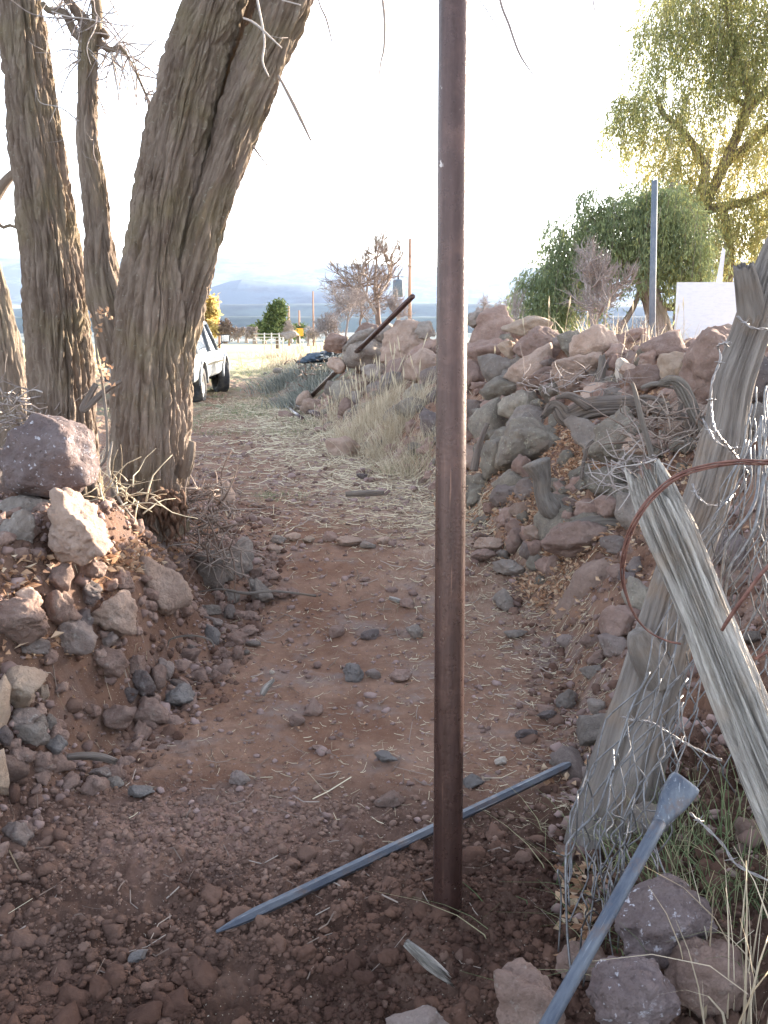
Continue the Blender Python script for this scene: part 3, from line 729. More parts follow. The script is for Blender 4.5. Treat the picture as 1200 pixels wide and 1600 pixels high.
# ---------------------------------------------------------------- big left trees
def bark_disp(th, s, r, seed, amp, freq=5.0, lw=.17):
    k = freq; q = np.stack([np.cos(th)*r*k*3.0, np.sin(th)*r*k*3.0, s*k*lw*2.3+seed*3.1], -1)
    w = fbm(q*.9+seed, 3)*.34; q2 = q+np.stack([w, -w, w*.3], -1)
    wp = .35*np.stack([noise(q2*2.1+3), noise(q2*2.1+9), noise(q2*1.3+5)], -1)
    a = np.clip(worley(q2*np.array([1.5, 1.5, .95])+wp, seed)*3.2, 0, 1)
    b = np.clip(worley(q2*np.array([4.2, 4.2, 6.0])+wp*2, seed+5)*2.6, 0, 1)
    c = noise(np.stack([q2[..., 0]*7, q2[..., 1]*7, q2[..., 2]*9], -1)); pl = noise(q2*np.array([2.2, 2.2, 3.])+7)
    return amp*(a**.8*1.0+b*.5*(.4+.6*a)+c*.26+pl*.5*a-1.1)
def trunk_mesh(name, pts, mat, seed, amp=.018, nth=220, step=.011, lobes=.06, flare=None):
    P = spline(pts, step); C = P[:, :3]; r = P[:, 3]; T, N, B = frames(C)
    s = np.concatenate([[0], np.cumsum(np.linalg.norm(np.diff(C, axis=0), axis=1))])
    th = np.arange(nth)*2*math.pi/nth; TH, S_ = np.meshgrid(th, s); RR = np.repeat(r[:, None], nth, 1)
    lo = noise(np.stack([np.cos(TH)*1.6, np.sin(TH)*1.6, S_*.5+seed], -1))*lobes*4
    if flare is not None:
        fl = np.exp(-S_/flare[1])*flare[0]; lo = lo+fl*(.35+.9*np.maximum(0, np.cos(TH*5+seed+noise(np.stack([TH*0, S_*2, S_*0+seed], -1)))))
    D = bark_disp(TH, S_, RR, seed, amp, lw=.17)
    rad = RR*(1+lo)+D
    V = C[:, None]+rad[..., None]*(N[:, None]*np.cos(TH)[..., None]+B[:, None]*np.sin(TH)[..., None])
    m = len(C); i = np.arange(m-1)[:, None]*nth; j = np.arange(nth)[None]; j2 = (j+1) % nth
    Q = np.stack([i+j, i+j2, i+nth+j2, i+nth+j], -1).reshape(-1, 4)
    V = np.vstack([V.reshape(-1, 3), C[-1]]); k = m*nth; jj = np.arange(nth)
    Tn = np.stack([np.full(nth, k), (m-1)*nth+jj, (m-1)*nth+(jj+1) % nth], -1)
    G = np.vstack([np.stack([np.cos(TH)*RR, np.sin(TH)*RR, S_], -1).reshape(-1, 3), [0, 0, s[-1]]])
    return mesh_np(name, V, [Q, Tn], mat, True, {'gc': G})
def pth(rows, Y):
    """(px,py,radius px[,dY]) rows at distance Y"""
    out = []
    for q in rows:
        yy = Y+(q[3] if len(q) > 3 else 0); p = g_at(q[0], q[1], yy); out.append([*p, q[2]*pxm(yy, q[1])])
    return out
def child(root, name, me): o = link(name, me, root); o.matrix_parent_inverse.identity(); o.location = tuple(-np.array(root.location)); return o
def part_pts(root, pts): return pts
YC = 5.3
rt = empty('old_tree', tuple(g_at(240, 860, YC)), 'thick furrowed tree leaning right over the lane, several stems from one base with bare roots', 'tree')
Cp = pth([(238,836,54),(234,800,56),(232,720,62),(234,640,62),(236,560,58),(242,470,56),(250,380,49),(264,290,48),(283,190,48),(307,95,47),(333,10,44),(362,-90,48),(392,-210,44)], YC)
child(rt, 'trunk', trunk_mesh('trunk', Cp, M_BARK, 1, .024, 360, .009, .05, (.12, .12)))
Dp = pth([(250,830,26),(258,780,30),(264,700,30),(270,620,29),(279,540,31),(291,470,33),(308,390,34),(334,300,35),(366,210,37),(402,110,39),(442,10,39),(470,-90,40),(512,-210,36)], YC+.03)
child(rt, 'stem', trunk_mesh('stem', Dp, M_BARK, 2, .021, 230, .010, .08))
Ep = pth([(240,600,24),(262,500,24),(286,400,24),(312,290,24),(340,180,25),(372,70,27),(398,-20,28),(430,-150,26)], YC+.22)
child(rt, 'stem', trunk_mesh('stem', Ep, M_BARK, 5, .017, 170, .011, .06))
Bp = pth([(196,560,40,.1),(172,480,34),(158,420,27),(152,354,21),(147,292,19.5),(138,220,17.5),(137,165,17),(140,83,16),(144,52,18),(150,38,14)], YC+.3)
child(rt, 'stem', trunk_mesh('stem', Bp, M_BARK, 3, .013, 110, .012, .07))
mb = MB()   # bare limbs on the thin stem's head
for rows in [[(142,55,9),(128,28,9),(112,8,7),(96,-20,6),(88,-80,5),(70,-160,4),(66,-240,2)], [(136,62,8),(118,52,7),(100,20,6),(76,16,5),(66,4,4)], [(150,50,9),(152,20,9),(148,-20,8),(152,-90,7),(140,-180,5),(150,-280,2)],
             [(148,60,7),(172,78,5),(188,74,4),(200,90,2.6),(214,116,2.2),(228,148,2.0),(238,168,1.6)], [(146,52,6),(160,50,7),(168,60,5)]]:
    mb.tube(pth(rows, YC+.3), 8, .02, .3)
child(rt, 'limb', mb.mesh('limb', M_BARK))
def roots(seed, n, px0, px1, py0, py1, Y, mat, w=(1.5, 5.5)):
    r = np.random.RandomState(seed); mb = MB()
    for k in range(n):
        x = r.uniform(px0, px1); y = r.uniform(py0-15, py0+10); rows = []; ln = r.uniform(.45, 1.0)*(py1-py0); dx = r.normal(0, 8)
        for t in np.linspace(0, 1, 6): rows.append((x+dx*t+r.normal(0, 4), y+ln*t, max(.6, r.uniform(*w)*(1-.75*t)), -.22+.05*t+r.normal(0, .02)))
        mb.tube(pth(rows, Y), 6, .03, r.rand())
    return mb
child(rt, 'root', roots(5, 46, 190, 292, 778, 850, YC, M_ROOT).mesh('root', M_ROOT))
child(rt, 'root', roots(8, 12, 205, 285, 785, 852, YC, M_ROOT, (4, 8)).mesh('root', M_ROOT))
child(rt, 'sawn_stub', trunk_mesh('sawn_stub', pth([(288,745,8,-.06),(295,722,8,-.09),(299,700,6.5,-.10),(301,690,5,-.10)], YC), M_BARKL, 8, .005, 60, .008, .05))
rA = empty('old_tree', tuple(g_at(100, 740, 5.9)), 'thick furrowed trunk rising from behind the big grey boulder at the far left', 'tree')
Ap = pth([(102,790,62),(101,720,54),(100,640,50),(95,560,49),(90,490,48),(82,400,46),(70,320,44),(58,230,42),(50,160,40),(41,80,37),(31,0,33),(18,-90,30),(0,-200,28)], 5.8)
child(rA, 'trunk', trunk_mesh('trunk', Ap, M_BARK, 4, .022, 300, .010, .05, (.12, .3)))
rE = empty('leaning_tree', tuple(g_at(20, 700, 6.6)), 'leaning bare trunk at the left edge behind the furrowed one', 'tree')
Eq = pth([(26,740,42),(16,640,33),(6,560,31),(-6,480,24),(-22,400,20),(-36,320,18),(-46,200,16),(-60,60,14),(-90,-120,11),(-110,-300,7)], 6.5)
child(rE, 'trunk', trunk_mesh('trunk', Eq, M_BARKL, 6, .014, 120, .014, .05))
mb = MB()
for rows in [[(-30,350,12),(-6,305,10),(14,278,8),(34,262,6),(58,240,4)], [(-20,300,4),(0,352,3),(16,352,2.6),(34,360,2)]]: mb.tube(pth(rows, 6.5), 8, .03, .5)
child(rE, 'limb', mb.mesh('limb', M_BARKL))
mb = MB(); mb.tube(pth([(498,-170,20,.03),(560,-215,15,-.05),(650,-240,11,-.2),(770,-245,8,-.4),(880,-228,6,-.5),(960,-205,3,-.55)], YC), 12, .05, .3); mb.tube(pth([(650,-240,8,-.2),(720,-300,6,-.1),(790,-380,3,0)], YC), 8, .05, .3)
child(rt, 'limb', mb.mesh('limb', M_BARK))
# hanging twigs of the old trees, each spray one part
def twigs(rows_list, Y, seed, sub=.9, fine=1):
    r = np.random.RandomState(seed); mb = MB()
    for rows in rows_list:
        if rows[0][0] > 480 and rows[0][1] < 0: rows = [(rows[0][0]-14, -232, rows[0][2]*1.6), (rows[0][0]-5, -120, rows[0][2]*1.3)]+rows
        P = np.array(pth(rows, Y)); mb.tube(P, 5, .03, r.rand())
        Q = spline(P, .04)
        for q in Q[2::2]:
            if r.rand() > sub: continue
            v = r.normal(0, 1, 3); v[2] -= .3; v /= np.linalg.norm(v); L = r.uniform(.03, .16)*fine
            mid = q[:3]+v*L*.5+r.normal(0, .01, 3); e = q[:3]+v*L+r.normal(0, .015, 3)
            mb.tube([[*q[:3], .0016], [*mid, .0013], [*e, .0007]], 3, None, r.rand())
    return mb
child(rt, 'twig', twigs([[(435,118,2.2),(452,150,3),(468,182,3),(486,220,1.5)], [(596,-20,2.5),(601,30,2.4),(600,75,2),(595,98,1.5),(590,140,.8)], [(496,-10,1.2),(510,30,1.5),(519,66,1)],
    [(395,228,2),(420,262,.8),(446,292,.8),(478,312,.6)], [(548,-10,.8),(560,60,.7),(540,180,.6)]], 5.2, 3, .45).mesh('twig', M_TWIG))
child(rt, 'twig', twigs([[(742,-20,.9),(760,15,1.2),(782,55,1),(784,100,.6)], [(780,-10,2.4),(796,40,2.2),(810,80,2),(824,104,1.4),(850,138,.6)], [(926,-10,1.5),(930,20,1)]], 4.8, 4, .5).mesh('twig', M_TWIGP))
rr = np.random.RandomState(9); rows_l = []
src = [(128,28),(112,8),(96,-20),(118,52),(100,20),(76,16),(152,20),(148,-20),(172,78),(188,74),(200,90),(214,116),(228,148),(140,83),(138,140),(137,200),(172,78),(200,90),(150,-60),(120,-40)]
for k in range(105):
    x, y = src[rr.randint(len(src))]; dx, dy = rr.normal(12, 42), rr.uniform(-40, 85); d0 = rr.normal(0, .05)
    rows_l.append([(x, y, 1.5, 0), (x+dx*.35, y+dy*.25+rr.normal(0, 6), 1.3, d0), (x+dx*.8, y+dy*.65+rr.normal(0, 7), 1, d0*2), (x+dx*1.2+rr.normal(0, 5), y+dy*1.25, .7, d0*3), (x+dx*1.5+rr.normal(0, 6), y+dy*1.9, .4, d0*4)])
child(rt, 'twig', twigs(rows_l, YC+.3, 5, .5, .9).mesh('twig', M_TWIGP))
child(rt, 'twig', twigs([[(400,-10,2),(413,60,1.6),(410,95,1.6),(420,120,1.2)], [(380,28,1.6),(400,38,2),(440,75,1.2)], [(440,0,1.4),(470,8,1)]], 5.0, 6, .2).mesh('twig', M_TWIGP))

# ---------------------------------------------------------------- bare and leafy trees farther off
def grow(mb, p, d, L, r, lev, rnd, spread=.6, up=.15, minr=.003, sides=5, kids=(2, 4), shrink=.72, droop=0.0, tips=None):
    n = 4; pts = [[*p, r]]; q = np.array(p, float); v = np.array(d, float)
    for k in range(n):
        v = v+rnd.normal(0, .16, 3)+np.array([0, 0, up*.3-droop*.2]); v /= np.linalg.norm(v); q = q+v*L/n
        pts.append([*q, r*(1-.35*(k+1)/n)])
    mb.tube(pts, sides if lev > 1 else 3, None, rnd.rand()*.5+.1*lev, cap=False)
    if lev == 0:
        if tips is not None: tips.append(q)
        return
    for k in range(rnd.randint(*kids)):
        t = rnd.uniform(.35, 1); b = np.array(pts[max(1, int(t*n))][:3])
        w = v+rnd.normal(0, spread, 3)+np.array([0, 0, up]); w /= np.linalg.norm(w)
        grow(mb, b, w, L*rnd.uniform(shrink-.12, shrink+.1), max(minr, r*.62), lev-1, rnd, spread, up, minr, sides, kids, shrink, droop, tips)
    w = v+rnd.normal(0, spread*.4, 3); w /= np.linalg.norm(w)
    grow(mb, q, w, L*shrink, max(minr, r*.66), lev-1, rnd, spread, up, minr, sides, kids, shrink, droop, tips)
def bare_tree(px, py, Y, hpx, label, seed, rad=.05, lev=5, spread=.6, up=.12, mat=None, name='bare_tree', cat='tree', group=None, kids=(2, 4), lean=(0, 0), minr=.006):
    rnd = np.random.RandomState(seed); b = g_at(px, py, Y); H = hpx*pxm(Y, py)
    root = empty(name, tuple(b), label, cat, group); m1 = MB(); m2 = MB()
    L = H*.30; v = np.array([lean[0], lean[1], 1.0]); v /= np.linalg.norm(v)
    pts = [[0, 0, -.3, rad*1.3]]; q = np.zeros(3)
    for k in range(5): pts.append([*q, rad*(1-.08*k)]); q = q+(v+rnd.normal(0, .1, 3))*L/4
    m1.tube(pts, 9, .1, .2)
    for k in range(rnd.randint(3, 5)):
        w = v+rnd.normal(0, spread, 3)+np.array([0, 0, .2]); w /= np.linalg.norm(w)
        grow(m2, pts[rnd.randint(3, 6)][:3], w, L*.8, rad*.6, lev-1, rnd, spread, up, minr, 5, kids)
    m1.build('trunk', mat or M_TWIG, root); m2.build('crown', mat or M_TWIG, root); return root
bare_tree(592,524,27,205,'dark bare tree with a forked trunk standing behind the rubble wall left of the pipe',41,.085,6,.5,.1,mat=M_TWIG,minr=.0045,name='bare_tree')
bare_tree(540,532,25,120,'low bushy bare tree left of the forked dark one behind the rubble wall',42,.03,5,.8,.02,M_TWIGP,kids=(3,5),minr=.004)
bare_tree(510,538,24,75,'twiggy bare shrub at the left end of the rubble wall skyline',43,.025,5,.9,0,M_TWIGP,kids=(3,5),minr=.004)
bare_tree(565,528,30,150,'slender bare tree between the twiggy shrub and the forked dark tree',44,.035,5,.7,.06,kids=(3,5),minr=.0045)
bare_tree(620,522,26,80,'small bare tree right of the forked dark tree',45,.03,5,.7,.05,M_TWIGP,kids=(3,5),minr=.004)
bare_tree(786,512,26,70,'pinkish bare shrub showing just right of the pipe over the crest',46,.02,5,.9,0,M_TWIGP,kids=(3,5),minr=.0035)
bare_tree(756,505,30,60,'thin pale bare shrub beside the pipe over the crest',47,.02,4,.9,0,M_TWIGP,kids=(3,5),minr=.0035)
bare_tree(925,545,13,200,'small grey bare tree in front of the arching willow',48,.035,5,.55,.16,M_TWIGP,minr=.002,kids=(3,5))
bare_tree(985,575,12.5,120,'bare leaning sapling between the small grey tree and the grey pipe pole',49,.018,5,.8,.1,M_TWIGP,minr=.002,kids=(3,5))
bare_tree(1005,580,11.5,85,'dry tangled brush left of the grey pipe pole',50,.01,5,.9,.1,M_TWIGP,minr=.0018,name='brush',cat='brush',kids=(3,5))
bare_tree(1042,590,12,80,'dry tangled brush right of the grey pipe pole',51,.01,5,.9,.1,M_TWIGP,minr=.0018,name='brush',cat='brush',kids=(3,5))
bare_tree(352,527,50,34,'small round-headed dark tree behind the truck hood',52,.09,5,.9,0,minr=.02,kids=(3,5))
bare_tree(385,528,62,30,'reddish bare tree beyond the fence panel',53,.09,5,.9,0,M_TWIGP,minr=.02,kids=(3,5))
bare_tree(398,528,58,28,'low reddish bare tree just left of the pine',54,.08,5,.9,0,M_TWIGP,minr=.02,kids=(3,5))
bare_tree(808,545,13,130,'thin bare upright sapling left of the arching willow',55,.01,4,.3,.3,M_TWIGP,minr=.002)
# leaves in bulk: quads with normal, size
def leaves_np(C, L, Wd, rnd, dirs=None, tint=None, fold=.2):
    n = len(C)
    if dirs is None: dirs = rnd.normal(size=(n, 3))
    dirs = dirs/np.linalg.norm(dirs, axis=1)[:, None]
    s = np.cross(dirs, rnd.normal(size=(n, 3))); s /= np.linalg.norm(s, axis=1)[:, None]+1e-9
    L = np.broadcast_to(L, n)[:, None]; Wd = np.broadcast_to(Wd, n)[:, None]; up = np.cross(dirs, s)
    V = np.stack([C, C+dirs*L*.5+s*Wd*.5+up*Wd*fold, C+dirs*L, C+dirs*L*.5-s*Wd*.5+up*Wd*fold], 1).reshape(-1, 3)
    Q = np.arange(n*4).reshape(n, 4)
    return V, Q, np.repeat(tint if tint is not None else rnd.rand(n), 4)
def willow(name, base, limbs, clusters, Y, mat, label, seed, dens=1.0, leafL=.072, leafW=.017):
    rnd = np.random.RandomState(seed); root = empty(name, tuple(base), label, 'tree'); mb = MB()
    for rows in limbs: mb.tube(pth(rows, Y), 10, .12, .3)
    child(root, 'trunk', mb.mesh('trunk', M_BARK)); tw = MB(); CC = []; DD = []; TT = []
    for (px, py, rp, yel) in clusters:
        c = g_at(px, py, Y); s = pxm(Y, py); r = rp*s; nst = int(rp*rp*.045*dens)+4
        for k in range(nst):
            o = rnd.normal(size=3); o /= np.linalg.norm(o); st = c+o*r*rnd.uniform(.25, 1.0)*np.array([1, 1.5, .8])
            v = np.array([o[0]*.8+rnd.normal(0, .3), o[1]*.8, rnd.uniform(-.3, .5)]); Ls = r*rnd.uniform(.6, 1.3)+.45; n = 7; q = st.copy(); pts = []
            for j in range(n+1):
                pts.append([*q, .004*(1-j/(n+2))]); v = v*.72+np.array([rnd.normal(0, .06)-.03, rnd.normal(0, .06), -.38]); v /= max(1, np.linalg.norm(v)); q = q+v*Ls/n
            if k % 3 == 0: tw.tube(pts, 3, None, rnd.rand(), cap=False)
            P = np.array(pts)[:, :3]; m = int(40*dens*rnd.uniform(.6, 1.3)); t = rnd.uniform(0, n-.01, m); i = t.astype(int); f = (t-i)[:, None]
            c_ = P[i]*(1-f)+P[i+1]*f+rnd.normal(0, .035, (m, 3)); d = (P[i+1]-P[i])/(np.linalg.norm(P[i+1]-P[i], axis=1)[:, None]+1e-6)+rnd.normal(0, .55, (m, 3))+np.array([0, 0, -.4])
            y0 = np.clip(yel+.1+rnd.normal(0, .12), 0, 1); CC.append(c_); DD.append(d); TT.append(np.clip(y0+rnd.normal(0, .13, m), 0, 1))
    C = np.vstack(CC); D = np.vstack(DD); Tt = np.concatenate(TT); n = len(C)
    V, Q, A = leaves_np(C, leafL*rnd.uniform(.7, 1.3, n), leafW*rnd.uniform(.7, 1.3, n), rnd, D, Tt)
    ml = MB(); ml.add(V, Q, None, A); child(root, 'foliage', ml.mesh('foliage', mat, False)); child(root, 'branchlet', tw.mesh('branchlet', M_TWIG))
    print(name, n)
W1 = [(1035,45,45,.25),(1075,10,50,.3),(1120,50,60,.3),(1180,30,60,.35),(985,165,30,.3),(1010,150,40,.25),(1060,175,45,.4),(1110,130,45,.35),(1150,90,50,.3),(1190,130,40,.45),(968,195,22,.35),
      (1020,215,42,.55),(1075,235,45,.6),(1130,210,45,.7),(1185,225,45,.65),(1040,265,34,.5),(1095,290,45,.5),(1150,300,50,.45),(1195,310,40,.5),(1060,330,34,.35),(1110,355,40,.45),(1170,365,40,.5),(1195,400,22,.8),
      (1125,400,28,.55),(1080,300,30,.4),(975,150,22,.2),(1020,105,30,.25),
      (1240,60,70,.4),(1250,190,70,.5),(1250,320,70,.5),(1330,120,80,.4),(1340,260,80,.5),(1100,-70,90,.4),(1220,-70,90,.4),(1320,-40,90,.4)]
L1 = [[(1088,590,13),(1090,480,12),(1092,400,11),(1096,320,9),(1104,250,7)], [(1128,600,9),(1132,500,8),(1140,400,7),(1130,320,6)], [(1096,330,8),(1130,260,8),(1170,160,7),(1160,120,6),(1146,60,5),(1130,0,4),(1120,-60,3)],
      [(1170,170,6),(1200,140,6),(1260,80,5)], [(1100,255,7),(1075,215,6),(1050,190,5),(1034,175,4),(1028,150,3)], [(1160,120,4),(1130,60,3.5),(1100,20,3)], [(1078,320,4),(1066,310,4),(1056,322,3)], [(1168,165,5),(1148,150,4),(1148,110,3)],
      [(1092,420,5),(1065,440,5),(1040,415,3),(1020,400,2)], [(1096,330,8),(1200,300,6),(1300,200,6)], [(1130,260,7),(1250,150,6),(1320,20,5)]]
willow('willow_tree', g_at(1095, 590, 18.0), L1, W1, 18.0, M_WILLOW, 'tall willow with yellow-green drooping foliage rising behind the white board at the upper right', 61, 1.0)
W2 = [(1020,330,42,.15),(975,320,40,.2),(1000,300,28,.3),(935,335,38,.15),(900,365,36,.12),(870,395,34,.05),(855,430,32,.05),(845,470,30,.1),(842,510,28,.15),(865,535,24,.5),(890,530,22,.6),(925,480,14,.55),
      (895,430,32,.2),(940,395,38,.15),(990,375,36,.15),(1040,345,34,.15),(1050,385,24,.2),(830,440,18,.05),(880,480,26,.3),(915,300,16,.1),(862,345,12,.05),(1035,300,34,.25),(1055,330,44,.3),(1068,375,40,.3),(1075,420,26,.35),(1030,380,30,.25)]
L2 = [[(1052,590,20),(1040,540,18),(1022,480,16),(1008,440,14),(985,415,11),(955,410,9),(925,425,6),(900,440,4)], [(1010,445,9),(1030,400,7),(1035,350,5),(1046,300,4),(1052,285,3)], [(985,415,8),(950,370,6),(920,340,4)], [(940,580,5),(960,530,5),(990,480,4),(1000,450,4)],
      [(1090,440,8),(1078,405,6),(1050,385,4)]]
willow('willow_tree', g_at(1052, 590, 15.5), L2, W2, 15.5, M_WILLOWG, 'low green willow whose foliage arches over to the ground left of the grey pipe pole', 62, 1.05, .08, .02)
# yellow poplar behind the truck, pine, small far trees
def leafball(name, px, py, Y, wpx, hpx, mat, label, seed, n, L, shape, cat='tree', trunkpx=3):
    rnd = np.random.RandomState(seed); b = g_at(px, py, Y); s = pxm(Y, py); root = empty(name, tuple(b), label, cat); H = hpx*s; Wd = wpx*s/2
    m = MB(); m.tube([[0, 0, -.5, trunkpx*s*1.2], [0, 0, H*.4, trunkpx*s*.8], [.1, 0, H*.9, trunkpx*s*.2]], 8, .3, .2)
    cs = []
    for k in range(46):
        t = rnd.uniform(.1, 1); a = rnd.uniform(0, 6.28); w = shape(t)*Wd*rnd.uniform(.35, .9); p = np.array([math.cos(a)*w, math.sin(a)*w, t*H]); cs.append((p, Wd*rnd.uniform(.16, .34)))
        m.tube([[0, 0, max(.1, t*H*.75), .02], [*(p*.6+np.array([0, 0, t*H*.35])), .015], [*p, .008]], 4, None, .3)
    C = []
    for k in range(n): p, r = cs[rnd.randint(46)]; C.append(p+rnd.normal(0, .5, 3)*r)
    V, Q, A = leaves_np(np.array(C), L*rnd.uniform(.6, 1.3, n), L*.5, rnd, None, np.clip(rnd.normal(.5, .25, n), 0, 1))
    m.build('trunk', M_TWIG, root); f = MB(); f.add(V, Q, None, A); f.build('foliage', mat, root, False)
leafball('poplar_tree', 312, 545, 50, 62, 112, M_YELLOW, 'bright yellow autumn poplar behind the truck', 71, 9000, .22, lambda t: math.sin(math.pi*min(1, t*.9+.12))**.6)
leafball('pine_tree', 434, 530, 55, 52, 56, M_PINE, 'dark green rounded pine at the far end of the lane', 72, 9000, .17, lambda t: (1.1-t)**.5)
leafball('juniper_tree', 413, 528, 75, 26, 26, M_PINE, 'small dark juniper left of the far pine', 73, 2500, .2, lambda t: .9)
leafball('juniper_tree', 56, 520, 40, 22, 48, M_PINE, 'dark narrow evergreen seen between the two left trunks', 74, 2500, .2, lambda t: 1.05-t)

bare_tree(372,527,58,26,'low bare bush between the truck hood and the fence panel',56,.06,5,1.0,0,M_TWIGP,minr=.012,kids=(3,5))
bare_tree(455,527,52,34,'bare reddish bush just right of the far pine',57,.06,5,1.0,0,M_TWIGP,minr=.01,kids=(3,5))
bare_tree(482,530,46,40,'bare bush beside the pale thin pole',58,.06,5,1.0,0,M_TWIGP,minr=.009,kids=(3,5))
leafball('juniper_tree', 398, 527, 80, 22, 16, M_PINE, 'smallest dark juniper beyond the fence panel', 75, 1800, .2, lambda t: .9)
leafball('juniper_tree', 466, 527, 85, 24, 18, M_PINE, 'low dark juniper behind the pale thin pole', 76, 1800, .2, lambda t: .9)
# ---------------------------------------------------------------- steel pipe post in the middle of the lane
def pole_pts(rows): return np.array([[*g_at(x, y, Y), r] for x, y, Y, r in rows])
mb = MB()
pb = g_at(699, 1440, 2.42); ptp = g_at(711, -170, 2.66)
C = [pb+(ptp-pb)*t for t in np.linspace(0, 1, 40)]
mb.tube([[*c, .0385] for c in C], 48)
o = mb.build('steel_pipe_post', M_RUST); tag(o, 'tall reddish brown steel pipe set upright in fresh soil in the middle of the lane', 'pipe post')
# ---------------------------------------------------------------- bars
def hexbar(name, a, b, r, mat, tip=.12, sides=6, root=None):
    a, b = np.array(a), np.array(b); d = (b-a)/np.linalg.norm(b-a); L = np.linalg.norm(b-a)
    pts = [[*a, r*.25], [*(a+d*tip*.5), r*.75], [*(a+d*tip), r]]+[[*(a+d*t), r] for t in np.linspace(tip+.02, L-.03, 12)]+[[*b, r*.6]]
    mb = MB(); mb.tube(pts, sides); return mb.build(name, mat, root, False)
a = g_at(338, 1456, hit(338, 1456)[1]-.07); b = g_at(890, 1194, hit(890, 1194)[1]-.12)
o = hexbar('digging_bar', a, b, .0155, M_BAR); tag(o, 'long blue-grey faceted steel bar lying across the dirt behind the pipe', 'steel bar')
rb = empty('digging_bar', tuple(g_at(858, 1600, 1.80)), 'blue-grey steel bar with flared flat head leaning out of the wire, lower right', 'steel bar')
p0 = g_at(828, 1650, 1.66); p1 = g_at(1034, 1280, 1.99); p2 = g_at(1058, 1242, 2.02)
mb = MB(); mb.tube([[*(p0+(p1-p0)*t), .0148] for t in np.linspace(0, 1.0, 14)], 24); child(rb, 'shaft', mb.mesh('shaft', M_BAR))
# head: flares from the round shaft to a flat rectangular tamper
def loft(secs, mat, name, close=True, smooth=True):
    """secs: list of (m,3) rings"""
    S_ = np.array(secs); n, m, _ = S_.shape; i = np.arange(n-1)[:, None]*m; j = np.arange(m)[None]; j2 = (j+1) % m
    Q = np.stack([i+j, i+j2, i+m+j2, i+m+j], -1).reshape(-1, 4); V = np.vstack([S_.reshape(-1, 3), S_[0].mean(0), S_[-1].mean(0)]); k = n*m; jj = np.arange(m)
    T = np.vstack([np.stack([np.full(m, k), (jj+1) % m, jj], -1), np.stack([np.full(m, k+1), (n-1)*m+jj, (n-1)*m+(jj+1) % m], -1)])
    return mesh_np(name, V, [Q, T], mat, smooth, {'gc': V-V.mean(0)})
ax = (p2-p1)/np.linalg.norm(p2-p1); sx = np.cross(ax, [0, -.9, .45]); sx /= np.linalg.norm(sx); sy = np.cross(ax, sx)
th = np.arange(40)*2*math.pi/40
def sup(a_, b_, e): return (np.sign(np.cos(th))*np.abs(np.cos(th))**e*a_)[:, None]*sx+(np.sign(np.sin(th))*np.abs(np.sin(th))**e*b_)[:, None]*sy
base = p1-ax*.02; secs = []
for t, w, h_, e in [(0, .0150, .0150, 1), (.02, .0165, .016, .95), (.04, .023, .017, .8), (.065, .030, .0175, .6), (.095, .033, .019, .5), (.112, .034, .020, .45), (.119, .032, .018, .45), (.121, .027, .014, .5)]: secs.append(base+ax*t+sup(w, h_, e))
child(rb, 'head', loft(secs, M_BAR, 'head'))

# ---------------------------------------------------------------- old crooked fence post and the leaning split log
def wood_trunk(name, P, mat, seed, nth, step, groove, depth, jag=0.0, cyc=9, oval=1.0, lobes=.03, holes=()):
    P = spline(P, step); C = P[:, :3]; r = P[:, 3]; T, N, B = frames(C); s = np.concatenate([[0], np.cumsum(np.linalg.norm(np.diff(C, axis=0), axis=1))])
    th = np.arange(nth)*2*math.pi/nth; TH, S_ = np.meshgrid(th, s); RR = np.repeat(r[:, None], nth, 1)
    q = np.stack([np.cos(TH)*cyc*.35, np.sin(TH)*cyc*.35, S_*1.6+seed], -1); w = fbm(q*.7, 3)*.5; q = q+w[..., None]
    gr = np.abs(noise(q*1.2)); gr2 = np.abs(noise(q*np.array([3.2, 3.2, 1.6])+4)); fine = noise(q*np.array([9, 9, 1.2]))
    rad = RR*(1+lobes*4*noise(np.stack([np.cos(TH)*.9, np.sin(TH)*.9, S_*1.4+seed], -1)))-depth*np.clip(1-gr*groove, 0, 1)-depth*.45*np.clip(1-gr2*groove, 0, 1)+fine*depth*.22
    for (t0, s0, wt_, ws, dp) in holes: rad = rad-dp*np.exp(-((((TH-t0+math.pi) % (2*math.pi))-math.pi)/wt_)**2-((S_-s0)/ws)**2)
    V = C[:, None]+rad[..., None]*(N[:, None]*np.cos(TH)[..., None]+oval*B[:, None]*np.sin(TH)[..., None])
    if jag:
        k = np.clip((S_-(s[-1]-jag))/jag, 0, 1); ofs = noise(np.stack([np.cos(TH)*2.2, np.sin(TH)*2.2, TH*0+seed], -1))+.6*noise(np.stack([np.cos(TH)*6, np.sin(TH)*6, TH*0+seed], -1))
        V = V+T[:, None]*(k*ofs*jag*1.4)[..., None]
    m = len(C); i = np.arange(m-1)[:, None]*nth; j = np.arange(nth)[None]; j2 = (j+1) % nth
    Q = np.stack([i+j, i+j2, i+nth+j2, i+nth+j], -1).reshape(-1, 4); V = np.vstack([V.reshape(-1, 3), C[-1]-T[-1]*jag*.8, C[0]]); k = m*nth; jj = np.arange(nth)
    Tn = np.vstack([np.stack([np.full(nth, k), (m-1)*nth+jj, (m-1)*nth+(jj+1) % nth], -1), np.stack([np.full(nth, k+1), (jj+1) % nth, jj], -1)])
    G = np.vstack([np.stack([np.cos(TH)*RR, np.sin(TH)*RR, S_], -1).reshape(-1, 3), [0, 0, s[-1]], [0, 0, 0]])
    return mesh_np(name, V, [Q, Tn], mat, True, {'gc': G})
rp = empty('fence_post', tuple(g_at(930, 1330, 2.85)), 'crooked barkless grey tree-trunk post leaning right, wrapped in barbed wire', 'fence post')
